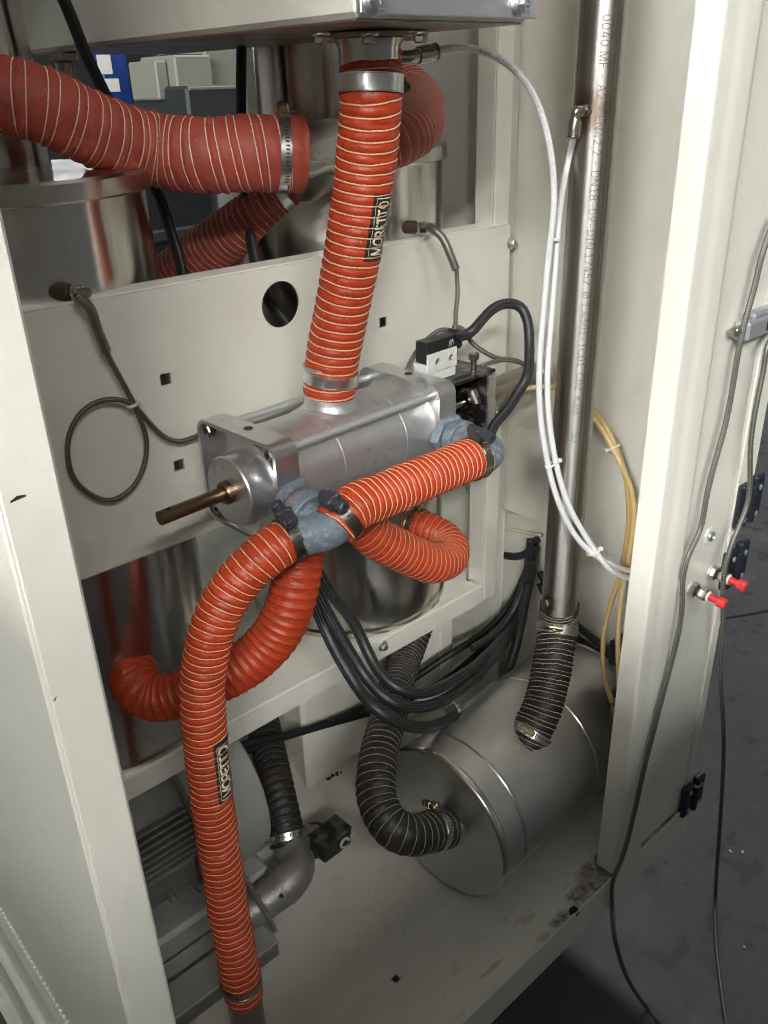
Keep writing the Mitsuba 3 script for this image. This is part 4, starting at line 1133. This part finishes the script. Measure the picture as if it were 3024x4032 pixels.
# ------------------------------------------------------------------ actuator bracket, limit switch, cylinder
ac = thing('actuator_bracket', 'oily black bracket with aluminium plate on the right end of the valve', 'bracket')
XB = LB + .002
part(ac, 'top_plate', V(span(LB + .001, .367, -.040, .022, .0385, .043, .001)), 'm_black_oily')
part(ac, 'bottom_plate', V(span(LB + .001, .366, -.040, .022, -.043, -.0385, .001)), 'm_black_oily')
part(ac, 'back_plate', V(span(LB + .001, .350, .018, .022, -.0384, .0384, .001)), 'm_black_oily')
part(ac, 'end_plate', V(span(.3515, .366, -.042, .024, -.0375, .0375, .001)), 'm_machined')
part(ac, 'end_plate_face', V(span(.3500, .3515, -.039, .022, -.0370, .0370, .0005)), 'm_black_oily')
part(ac, 'nut', at(hexnut(.032, .012), vp(.3500, AY, .003), -vx), 'm_black_oily', 20)
part(ac, 'nut_ring', at(lathe([(.008, .012), (.0125, .012), (.0125, .016), (.008, .016)], 32), vp(.350, AY, .003), -vx), 'm_stainless_dark', 30)
part(ac, 'piston_rod', tube(Path([vp(LB - .002, AY, .003), vp(.345, AY, .003)], .02), .0055, 28)[0], 'm_nickel', 40)
part(ac, 'plate_slot', V(span(.300, .328, -.034, -.026, .0430, .0436, .0002)), 'm_dark_hole')
for sy in (-1, 1):
    part(ac, 'stud_nut', at(hexnut(.013, .008, .003), vp(LB, sy * .050, .040), vx), 'm_zinc', 20)
ts = vp(.348, -.020, .043)
part(ac, 'thumb_screw', at(cat(rod(.0038, .012, 24), lathe([(0, .012), (.0058, .012), (.0066, .0132), (.0066, .019), (.0058, .020), (.003, .020), (.0024, .018), (0, .018)], 30)), ts), 'm_stainless_dark', 30)
cy = thing('air_cylinder', 'small steel air cylinder behind the bracket of the valve', 'cylinder')
c0_ = vp(.3665, AY, .004)
part(cy, 'barrel', at(rod(.0150, .115, 40, .001), c0_, vx), 'm_stainless_dark', 30)
part(cy, 'end_cap', at(rod(.0157, .026, 40, .002), c0_ + vx * .114, vx), 'm_zinc', 30)
part(cy, 'front_cap', at(rod(.0160, .016, 40, .001), c0_, vx), 'm_stainless_dark', 30)
eC = pushfit('air_fitting', 'nickel elbow fitting below the air cylinder with a yellow tube', c0_ + vx * .008 - vyv * .010 - Z * .012, (0, -.8, -.6), (.93, -.1, .38), .95)
yC = Path([tuple(eC)] + [(0.7996, 0.6464, 0.6563), (0.8294, 0.6414, 0.6544), (0.8615, 0.6440, 0.6448), (0.9064, 0.6508, 0.6247), (0.9465, 0.6578, 0.5986)], .003)
m, uv = tube(yC, .0031, 12)
solo('yellow_tube', m, 'm_tube_yellow', 'pale yellow tube passing behind the steel pipe from the air cylinder', 'tube', yt, True, uv)
part(cy, 'rear_fitting', at(cat(hexnut(.010, .006), rod(.005, .014, 20, .001, .006)), c0_ + vx * .128 - Z * .015, -Z + .4 * vx), 'm_brass_zinc', 20)

ls = thing('limit_switch', 'black limit switch on a white block above the valve bracket', 'switch')
bx0, bx1 = .264, .317
part(ls, 'block', V(span(bx0, bx1, -.0175, .003, .0432, .0660, .0006)), 'm_white_plastic')
part(ls, 'cover', V(span(bx0, bx1, -.0195, -.0180, .0556, .0785, .0004)), 'm_white_plastic')
part(ls, 'body', V(span(bx0 + .001, bx1 + .004, -.0178, .0005, .0665, .0925, .0012)), 'm_black_plastic')
part(ls, 'neck', at(bevel(.022, .024, .009, .004), vp(bx1 + .008, -.008, .084), vx, Z), 'm_black_plastic')
for x in (bx0 + .017, bx0 + .041):
    part(ls, 'screw', at(lathe([(.0036, 0), (.0036, .0006), (.0028, .0008), (.0022, .0002), (0, .0002)], 24), vp(x, -.0196, .068), -vyv), 'm_zinc', 30)
part(ls, 'cover_screw', at(lathe([(.0046, 0), (.0044, .0004), (.0034, .0004), (.003, .0001), (.0016, .0001), (.0016, .0005), (0, .0005)], 24), vp(bx0 + .024, -.008, .0925), vyv * 0 + Z), 'm_slot', 30)
mk = [[(.040, .080), (.042, .088)], [(.042, .088), (.044, .081)], [(.044, .081), (.046, .089)], [(.046, .089), (.048, .082)]]
mk = [tube(Path([vp(bx0 + a_[0], -.0179, a_[1]), vp(bx0 + b_[0], -.0179, b_[1])], .004), .0003, 6)[0] for a_, b_ in mk]
part(ls, 'chalk_mark', cat(*mk), 'm_paper', False)
ca = Path([tuple(vp(bx1 + .012, -.008, .084))] + [(0.7350, 0.6750, 0.7372), (0.7602, 0.6807, 0.7457), (0.7838, 0.6815, 0.7556), (0.8053, 0.6784, 0.7568), (0.8180, 0.6706, 0.7507), (0.8180, 0.6588, 0.7329), (0.8112, 0.6497, 0.7102), (0.7989, 0.6391, 0.6891), (0.7869, 0.6333, 0.6758), (0.7783, 0.6375, 0.6595), (0.7699, 0.6461, 0.6389), (0.7612, 0.6564, 0.6205), (0.7556, 0.6620, 0.5992)], .002)
m, uv = tube(ca, .0062, 18)
solo('switch_cable', m, 'm_braid_black', 'black braided cable curving from the limit switch over the air cylinder', 'cable', None, True, uv)

# ------------------------------------------------------------------ thermocouples
def probe(label, base, nd, pts_sleeve, pts_cable, stub_r, matc, rc=.0030, stub='m_rust'):
    k = thing('thermocouple', label, 'probe', 'thermocouples of the drying towers')
    base, nd = np.asarray(base, float), unit(nd)
    part(k, 'stub', at(rod(stub_r, .020, 28, .002, -.008), base, nd), stub)
    part(k, 'nut', at(hexnut(.0125, .011, 0, .013), base, nd), 'm_nickel', 20)
    P = Path([tuple(base + nd * .02), tuple(base + nd * .028)] + pts_sleeve, .002)
    m, uv = tube(P, .0048, 18)
    part(k, 'spring_sleeve', m, 'm_spring', True, uv)
    P = Path(pts_sleeve[-2:] + pts_cable, .002)
    m, uv = tube(P, rc, 14)
    part(k, 'braided_cable', m, matc, True, uv)
    return k


b = np.array([0.312, 0.804, 0.835])
probe('thermocouple in the left tower with its cable tied in a loop', b, (.55, -.8, -.02), [(0.3163, 0.7730, 0.8356), (0.3217, 0.7680, 0.8250), (0.3257, 0.7680, 0.8080), (0.3333, 0.7720, 0.7794)],
      [(0.3382, 0.7760, 0.7671), (0.3442, 0.7760, 0.7496), (0.3529, 0.7780, 0.7257), (0.3583, 0.7780, 0.7038), (0.3624, 0.7800, 0.6821), (0.3591, 0.7800, 0.6625), (0.3477, 0.7800, 0.6416), (0.3299, 0.7800, 0.6291), (0.3118, 0.7800, 0.6279), (0.2943, 0.7800, 0.6406), (0.2816, 0.7800, 0.6620), (0.2799, 0.7800, 0.6865), (0.2859, 0.7800, 0.7072), (0.2982, 0.7800, 0.7227), (0.3138, 0.7800, 0.7304), (0.3298, 0.7780, 0.7315), (0.3423, 0.7750, 0.7277), (0.3515, 0.7730, 0.7210), (0.3581, 0.7750, 0.7120), (0.3672, 0.7790, 0.6986), (0.3800, 0.7790, 0.6799), (0.3946, 0.7790, 0.6690), (0.4081, 0.7790, 0.6667), (0.4251, 0.7820, 0.6663)], .0078, 'm_braid_brown', .0026)
tie('pale tie holding the loop of the left thermocouple cable', (0.3517, 0.7750, 0.7219), (.2, 0, -1), .006, .0045, (1, .3, 0))
b = np.array([0.757, 0.804, 0.840])
probe('thermocouple in the right tower with its cable dropping behind the limit switch', b, (.68, -.7, -.02), [(0.7483, 0.7567, 0.8445), (0.7507, 0.7422, 0.8372), (0.7547, 0.7323, 0.8207), (0.7594, 0.7236, 0.7980)],
      [(0.7609, 0.7235, 0.7886), (0.7579, 0.7196, 0.7677), (0.7528, 0.7175, 0.7466), (0.7491, 0.7168, 0.7294), (0.7372, 0.7209, 0.7310), (0.7215, 0.7249, 0.7277), (0.7037, 0.7267, 0.7180), (0.6869, 0.7253, 0.7049), (0.6743, 0.7219, 0.6942)], .0078, 'm_braid_steel', .0027)
P = Path([(0.7493, 0.7186, 0.7324), (0.7610, 0.7127, 0.7277), (0.7669, 0.7063, 0.7145), (0.7787, 0.6937, 0.7000), (0.7982, 0.6841, 0.6888), (0.8181, 0.6783, 0.6839), (0.8334, 0.6741, 0.6754), (0.8467, 0.6709, 0.6657)], .002)
m, uv = tube(P, .0030, 14)
solo('braided_cable', m, 'm_braid_steel', 'short grey braided cable passing behind the switch to the air cylinder', 'cable', None, True, uv)
P = Path([(0.7420, 0.6642, 0.6966), (0.7596, 0.6638, 0.6968), (0.7870, 0.6670, 0.6930), (0.8215, 0.6735, 0.6811), (0.8454, 0.6738, 0.6685)], .002)
m, uv = tube(P, .0026, 14)
solo('braided_cable', m, 'm_braid_steel', 'second grey braided cable lying over the bracket behind the thumb screw', 'cable', None, True, uv)

# ------------------------------------------------------------------ loose braided cables on the right
gb = 'grey braided cables before the front panel'
P = Path([(0.9233, 0.4240, 0.8704), (0.9040, 0.4240, 0.8294), (0.8994, 0.4240, 0.8022), (0.8927, 0.4240, 0.7742), (0.8868, 0.4240, 0.7460), (0.8851, 0.4240, 0.7064), (0.8830, 0.4240, 0.6529), (0.8719, 0.4240, 0.6064), (0.8638, 0.4240, 0.5574), (0.8607, 0.4240, 0.5224), (0.8428, 0.4240, 0.4960), (0.8370, 0.4240, 0.4651), (0.8449, 0.4240, 0.4227), (0.8444, 0.4240, 0.3749), (0.8326, 0.4240, 0.3140), (0.8218, 0.4240, 0.2588), (0.8094, 0.4240, 0.1970), (0.7964, 0.4240, 0.1097), (0.7804, 0.4240, 0.0441), (0.7662, 0.4240, 0.0180), (0.7722, 0.4240, -0.0421)]
         + [(0.7541, 0.4080, -0.0540), (0.7570, 0.3980, -0.0947), (0.7699, 0.3880, -0.1462)] + [(0.8464, 0.3823, -0.2966), (0.8391, 0.3550, -0.2966), (0.8291, 0.3200, -0.2966)], .003)
m, uv = tube(P, .0031, 14)
solo('braided_cable', m, 'm_braid_steel', 'left grey braided cable trailing down the front panel to the hall floor', 'cable', gb, True, uv)
P = Path([(0.9594, 0.4150, 0.7524), (0.9334, 0.4150, 0.7264), (0.9333, 0.4150, 0.7053), (0.9319, 0.4150, 0.6754), (0.9351, 0.4150, 0.6074), (0.9538, 0.4150, 0.5294), (0.9354, 0.4150, 0.4902), (0.9230, 0.4150, 0.4526), (0.9286, 0.4150, 0.4098), (0.9452, 0.4150, 0.3521), (0.9576, 0.4150, 0.2879), (0.9791, 0.4150, 0.2214), (1.0131, 0.4150, 0.1260), (1.0386, 0.4150, 0.0281), (1.0612, 0.4150, -0.0753), (1.0780, 0.4150, -0.1607), (1.0899, 0.4150, -0.2192)] + [(1.1031, 0.4129, -0.2966), (1.0565, 0.3870, -0.2966), (0.9967, 0.3488, -0.2966), (0.9503, 0.3162, -0.2966), (0.9019, 0.2807, -0.2966), (0.8602, 0.2452, -0.2966)], .003)
m, uv = tube(P, .0031, 14)
solo('braided_cable', m, 'm_braid_steel', 'right grey braided cable hanging freely past the hinges', 'cable', gb, True, uv)

# ------------------------------------------------------------------ black ribbed cable bundle
cg = 'black cables under the shelf'
RC = .0078


def black_cable(label, pts, r=RC, matn='m_cable_ribbed'):
    m, uv = tube(Path(pts, .003), r, 22)
    return solo('black_cable', m, matn, label, 'cable', cg, True, uv)


black_cable('uppermost black cable sweeping from the valve over the shelf edge', [(0.5432, 0.7750, 0.4868), (0.5597, 0.7750, 0.4474), (0.5848, 0.7750, 0.3939), (0.6002, 0.7650, 0.3639), (0.6084, 0.7500, 0.3301), (0.6088, 0.7300, 0.3037), (0.6099, 0.7050, 0.2860), (0.6198, 0.6850, 0.2734), (0.6478, 0.6750, 0.2582), (0.6931, 0.6800, 0.2417), (0.7463, 0.6900, 0.2289), (0.8081, 0.7050, 0.2165), (0.8730, 0.7200, 0.2189), (0.9312, 0.7400, 0.2391), (0.9512, 0.7380, 0.2964), (0.9579, 0.7360, 0.3408)])
black_cable('middle black cable sweeping from the valve over the shelf edge', [(0.5343, 0.7680, 0.4865), (0.5464, 0.7680, 0.4416), (0.5604, 0.7680, 0.4008), (0.5684, 0.7550, 0.3675), (0.5755, 0.7350, 0.3315), (0.5810, 0.7150, 0.3035), (0.5849, 0.6900, 0.2858), (0.5966, 0.6700, 0.2718), (0.6222, 0.6620, 0.2559), (0.6643, 0.6650, 0.2366), (0.7262, 0.6800, 0.2163), (0.7922, 0.6950, 0.2079), (0.8562, 0.7100, 0.2147), (0.9096, 0.7280, 0.2282), (0.9347, 0.7280, 0.2777), (0.9425, 0.7280, 0.3251)])
black_cable('lowest black cable of the sweep resting on the drum bracket', [(0.5310, 0.7680, 0.4813), (0.5424, 0.7680, 0.4296), (0.5563, 0.7680, 0.3777), (0.5571, 0.7450, 0.3437), (0.5568, 0.7200, 0.3202), (0.5580, 0.6950, 0.2993), (0.5593, 0.6700, 0.2870), (0.5727, 0.6520, 0.2698), (0.6016, 0.6450, 0.2456), (0.6399, 0.6450, 0.2245), (0.6856, 0.6500, 0.2075), (0.7298, 0.6600, 0.1816), (0.7820, 0.6750, 0.1600), (0.8427, 0.7000, 0.1447), (0.8692, 0.7050, 0.1710), (0.8899, 0.7100, 0.2024), (0.9078, 0.7150, 0.2439), (0.9238, 0.7200, 0.2944)])
black_cable('straight black cable rising to the right behind the sweep', [(0.4184, 0.8400, 0.1773), (0.4712, 0.8400, 0.1736), (0.5253, 0.8400, 0.1534), (0.5922, 0.8400, 0.1327), (0.6650, 0.8400, 0.1202), (0.7191, 0.8350, 0.1203), (0.7770, 0.8200, 0.1371), (0.8313, 0.8000, 0.1630), (0.8922, 0.7850, 0.1818), (0.9366, 0.7700, 0.2183), (0.9560, 0.7550, 0.2742), (0.9632, 0.7450, 0.3268)], .0058, 'm_cable_black')
black_cable('lower straight black cable passing behind the black hose', [(0.4273, 0.8600, 0.1499), (0.4968, 0.8600, 0.1389), (0.5626, 0.8600, 0.1227), (0.6332, 0.8600, 0.1017), (0.7095, 0.8600, 0.0781), (0.7832, 0.8500, 0.0692), (0.8404, 0.8300, 0.0853), (0.8761, 0.8000, 0.1261), (0.9155, 0.7750, 0.1755), (0.9473, 0.7600, 0.2316), (0.9603, 0.7500, 0.2919)], .0052, 'm_cable_black')
black_cable('black cable hanging close beside the steel pipe', [(0.9428, 0.7350, 0.3593), (0.9388, 0.7350, 0.3070), (0.9196, 0.7350, 0.2553), (0.8897, 0.7350, 0.2298), (0.8573, 0.7350, 0.2190), (0.8149, 0.7350, 0.2182)], .0058)
black_cable('black cable crossing from the pipe to the valve block above', [(0.9500, 0.7190, 0.3048), (0.9500, 0.6892, 0.2711), (0.9500, 0.6515, 0.2458), (0.9500, 0.6157, 0.2333), (0.9500, 0.5855, 0.2256), (0.9500, 0.5569, 0.2252)], .0055, 'm_cable_black')
black_cable('black cable crossing from the pipe to the valve block below', [(0.9500, 0.7176, 0.2842), (0.9500, 0.6826, 0.2440), (0.9500, 0.6450, 0.2214), (0.9500, 0.6095, 0.2132), (0.9500, 0.5801, 0.2130), (0.9500, 0.5558, 0.2156)], .0055, 'm_cable_black')
m, uv = tube(Path([(0.9620, 0.8077, 0.3457), (0.9620, 0.7739, 0.3523), (0.9620, 0.7279, 0.3621)], .003), .0034, 12)
solo('cream_tube', m, 'm_tube_pale', 'short cream tube beneath the inner wall beside the steel pipe', 'tube', None, True, uv)
black_cable('black cable bending into the gap under the inner wall', [(0.9660, 0.8039, 0.2937), (0.9660, 0.7795, 0.3017), (0.9660, 0.7563, 0.3195), (0.9660, 0.7394, 0.3488)], .0062)
m, uv = tube(Path([(0.8879, 0.8000, 0.1104), (0.9130, 0.7800, 0.0936), (0.8193, 0.8200, 0.1354)], .003), .003, 12)
# wires hanging in front of the towers
wg = 'flat black leads before the towers'
m, uv = tube(Path([(0.4308, 0.9660, 1.0995), (0.4415, 0.9679, 1.0717), (0.4506, 0.9719, 1.0449), (0.4614, 0.9734, 1.0167), (0.4789, 0.9753, 0.9755), (0.4940, 0.9569, 0.9228), (0.5037, 0.9476, 0.8879), (0.5086, 0.9419, 0.8522), (0.5097, 0.9321, 0.8164), (0.5074, 0.9248, 0.7801)], .004), .0098, 18, flat=(1, .55))
solo('flat_lead', m, 'm_cable_black', 'left flat black lead falling from the top to the cross panel', 'cable', wg, True, uv)
m, uv = tube(Path([(0.6352, 0.9455, 1.0697), (0.6299, 0.9434, 1.0371), (0.6239, 0.9414, 1.0038), (0.6163, 0.9388, 0.9450), (0.6028, 0.9224, 0.8799), (0.5953, 0.9064, 0.8235), (0.5901, 0.8775, 0.7730), (0.5984, 0.8465, 0.7372), (0.6094, 0.8063, 0.6912)], .004), .0080, 18, flat=(1, .6))
solo('flat_lead', m, 'm_cable_black', 'right flat black lead seen again through the round hole', 'cable', wg, True, uv)

# ------------------------------------------------------------------ blower with motor
bl = thing('side_channel_blower', 'grey blower with finned motor on the cabinet floor behind the left post', 'blower')
MC = np.array([0.0, .885, .125])


def mx(mesh, x):
    v, f = A(mesh)
    return np.stack([x + v[:, 2], MC[1] + v[:, 0], MC[2] + v[:, 1]], 1), f


part(bl, 'motor_body', mx(rod(.100, .17, 64, .004), .175), 'm_motor', 40)
for i in range(46):
    a = math.radians(150 + i * 200 / 45)
    if 182 < math.degrees(a) < 206:
        continue
    m = bevel(.024, .0032, .150, .001)
    part(bl, 'fin', mx(at(m, (.109 * math.cos(a), .109 * math.sin(a), 0), Z, (math.cos(a), math.sin(a), 0)), .262), 'm_motor')
part(bl, 'terminal_pad', span(.19, .330, MC[1] - .121, MC[1] - .085, MC[2] - .046, MC[2] - .002, .004), 'm_motor')
for (x, z) in ((.286, .108), (.322, .098), (.276, .030), (.322, .040)):
    part(bl, 'boss_pin', at(cat(rod(.0052, .022, 20, .001), rod(.0022, .0225, 12, .0003)), (x, MC[1] - .117, z - .015), -Y), 'm_motor')
v, f = lathe([(0, .0), (.110, .0), (.118, .008), (.118, .088), (.1165, .0915), (.112, .094), (.06, .098), (0, .098)], 96)
part(bl, 'housing', (np.stack([.345 + v[:, 2], .866 + v[:, 0], .121 + v[:, 1]], 1), f), 'm_blower', 40)
part(bl, 'base_block', span(.20, .425, .742, .93, .004, .046, .006), 'm_blower')
part(bl, 'base_foot', span(.17, .45, .715, .742, .0008, .010, .003), 'm_blower')
part(bl, 'base_foot', span(.17, .45, .93, .96, .0008, .010, .003), 'm_blower')
e0, e1_, e2_ = np.array((0.3808, 0.7080, 0.0390)), np.array((0.4390, 0.7021, 0.0621)), np.array((0.4573, 0.7448, 0.0613))
P = Path([e0 + (e0 - np.array((0.4082, 0.7037, 0.0463))) * .8, e0, np.array((0.4082, 0.7037, 0.0463)), np.array((0.4390, 0.7050, 0.0553)), np.array((0.4535, 0.7223, 0.0558)), np.array((0.4594, 0.7442, 0.0629)), np.array((0.4629, 0.7524, 0.0688))], .002)
rr = .0235 + .0025 * np.exp(-((P.s - .45 * P.L) / .02) ** 2)
part(bl, 'cast_elbow', tube(P, rr, 36)[0], 'm_cast_grey', 40)
p, t, a, b = P.get(.17 * P.L)
part(bl, 'inlet_flange', at(bevel(.078, .062, .007, .008), p, t, (.3, -.3, 1)), 'm_cast_grey')
for s in (-1, 1):
    part(bl, 'flange_nut', at(hexnut(.011, .008), p + unit(np.cross(t, (.3, -.3, 1))) * 0 + s * .032 * unit(np.array((.3, -.3, 1)) - t * (np.array((.3, -.3, 1)) @ t)), t), 'm_nickel', 20)
p, t, a, b = P.get(.42 * P.L)
part(bl, 'elbow_joint', at(lathe([(.0255, -.002), (.0268, -.001), (.0268, .001), (.0255, .002)], 40), p, t), 'm_cast_grey', 30)
part(bl, 'hole_plug', at(rod(.003, .002, 16, .0004), np.array((0.4009, 0.6831, 0.0617)), (-.5, -.7, .5)), 'm_slot')
# base rails under the blower
rl = thing('support_rail', 'grey folded rail on the cabinet floor in front of the blower', 'rail')
part(rl, 'web', span(.175, .372, .655, .662, .0008, .024, .002), 'm_motor')
part(rl, 'top', span(.175, .372, .655, .700, .024, .027, .001), 'm_blower')
fs = thing('floor_pipe', 'short bare steel pipe rising from the floor into the long red hose', 'pipe')
p, t, a, b = hF.P.get(hF.P.L)
part(fs, 'tube', tube(Path([p - t * .04, p + t * .03, p + t * .11], .01), .0200, 36)[0], 'm_stainless_dark', 40)
# pressure switch
ps = thing('pressure_switch', 'black pressure switch with a white dial beside the cast elbow', 'switch')
pc = np.array((0.4984, 0.7020, 0.0732))
sxv = unit((1, .05, 0))
part(ps, 'body', at(bevel(.050, .032, .030, .003), pc, Z, sxv), 'm_black_plastic')
B_ = basis(Z, sxv)
part(ps, 'cover', (bevel(.052, .034, .003, .001, (0, 0, .0165))[0] @ B_.T + pc, bevel(.052, .034, .003, .001)[1]), 'm_black_oily')
fr_ = pc + B_ @ np.array([.011, -.0163, -.001])
part(ps, 'dial', at(lathe([(.0045, 0), (.0085, 0), (.0085, .001), (.0045, .001)], 32), fr_, B_ @ np.array([0, -1, 0])), 'm_paper', 30)
part(ps, 'knob', at(cat(rod(.0045, .003, 20, .0006), bevel(.012, .0024, .003, .0006, (0, 0, .0025))), fr_, B_ @ np.array([0, -1, 0])), 'm_black_plastic')
part(ps, 'lug', (bevel(.010, .008, .010, .002, (.026, -.006, 0))[0] @ B_.T + pc, bevel(.01, .008, .01, .002)[1]), 'm_black_plastic')
part(ps, 'fitting', at(cat(hexnut(.018, .014)), np.array((0.4657, 0.7084, 0.0622)), sxv), 'm_nickel', 20)
m, uv = tube(Path([(0.4755, 0.7498, 0.0704), (0.4912, 0.7494, 0.0681), (0.5023, 0.7422, 0.0718), (0.5048, 0.7273, 0.0751), (0.5025, 0.7195, 0.0714)], .002), .0022, 10)
part(ps, 'lead', m, 'm_bronze', True, uv)

# ------------------------------------------------------------------ seen through the open back of the cabinet
bx = thing('control_cabinet', 'beige control cabinet with a vented top far behind the towers', 'cabinet')
q = np.array((1.7967, 3.0000, 1.0457))
part(bx, 'casing', span(q[0] - .075, q[0] + .075, 3.0, 3.25, q[2] - .085, q[2] + .06, .006), 'm_beige')
part(bx, 'side_box', span(q[0] - .125, q[0] - .077, 3.05, 3.25, q[2] - .08, q[2] + .045, .006), 'm_beige')
part(bx, 'big_casing', span(q[0] + .08, q[0] + .34, 3.05, 3.4, q[2] - .11, q[2] + .3, .006), 'm_beige')
for i in range(5):
    part(bx, 'vent', span(q[0] - .06, q[0] + .06, 3.03 + i * .04, 3.05 + i * .04, q[2] + .0605, q[2] + .064, .001), 'm_bar_grey')
pr = thing('dark_printer', 'dark grey device standing beneath the beige control cabinet', 'device')
q = np.array((1.8257, 2.9000, 0.9432))
part(pr, 'body', span(q[0] - .13, q[0] + .22, 2.9, 3.3, q[2] - .075, q[2] + .065, .01), 'm_bar_grey')
part(pr, 'top_edge', span(q[0] - .12, q[0] + .21, 2.895, 2.92, q[2] + .05, q[2] + .062, .003), 'm_motor')
bc = thing('blue_locker', 'blue locker with white paper notices far behind the cabinet', 'locker')
q = np.array((1.6613, 3.4000, 1.0264))
part(bc, 'casing', span(q[0] - .02, q[0] + .09, 3.4, 3.46, -.295, q[2] + .4, .006), 'm_blue')
part(bc, 'notice', span(q[0] - .03, q[0] + .04, 3.396, 3.399, q[2] - .03, q[2] + .015, .0005), 'm_paper')
part(bc, 'notice', span(q[0] - .035, q[0] + .02, 3.396, 3.399, q[2] + .03, q[2] + .1, .0005), 'm_paper')
dmn = thing('dark_machine', 'black machine filling the view far behind the towers', 'machine')
part(dmn, 'body', span(.2, 3.9, 4.2, 4.8, .18, 1.2, .01), 'm_dark_machine')
part(dmn, 'hood', span(-.4, 3.9, 4.2, 4.8, 1.29, 2.3, .01), 'm_dark_machine')
part(dmn, 'post', span(.2, .3, 4.3, 4.4, 1.2, 1.29, .004), 'm_dark_machine')
part(dmn, 'post', span(3.7, 3.8, 4.3, 4.4, 1.2, 1.29, .004), 'm_dark_machine')
part(dmn, 'frame_bar', span(.2, 3.9, 4.15, 4.2, .30, .36, .01), 'm_bar_grey')
part(dmn, 'leg', cat(span(.3, .4, 4.25, 4.4, -.295, .18, .004)), 'm_bar_grey')
part(dmn, 'leg', cat(span(2.6, 2.7, 4.25, 4.4, -.295, .18, .004)), 'm_bar_grey')

# ------------------------------------------------------------------ scraps on the hall floor
g_ = []
for (px) in ((1.2232, 0.4490, -0.2970), (1.2373, 0.4328, -0.2970), (1.0246, 0.3692, -0.2970), (1.0555, 0.3343, -0.2970)):
    g_.append(at(bevel((.005 * (.6 + rng.random())), .0035, .0006, .0003), px, (.1 * rng.standard_normal(), .1 * rng.standard_normal(), 1), (rng.random() - .5, rng.random() - .5, 0)))
solo('paper_scraps', cat(*g_), 'm_tie', 'small white paper scraps scattered on the hall floor', 'litter', smooth=False)
labels['paper_scraps']['kind'] = 'stuff'
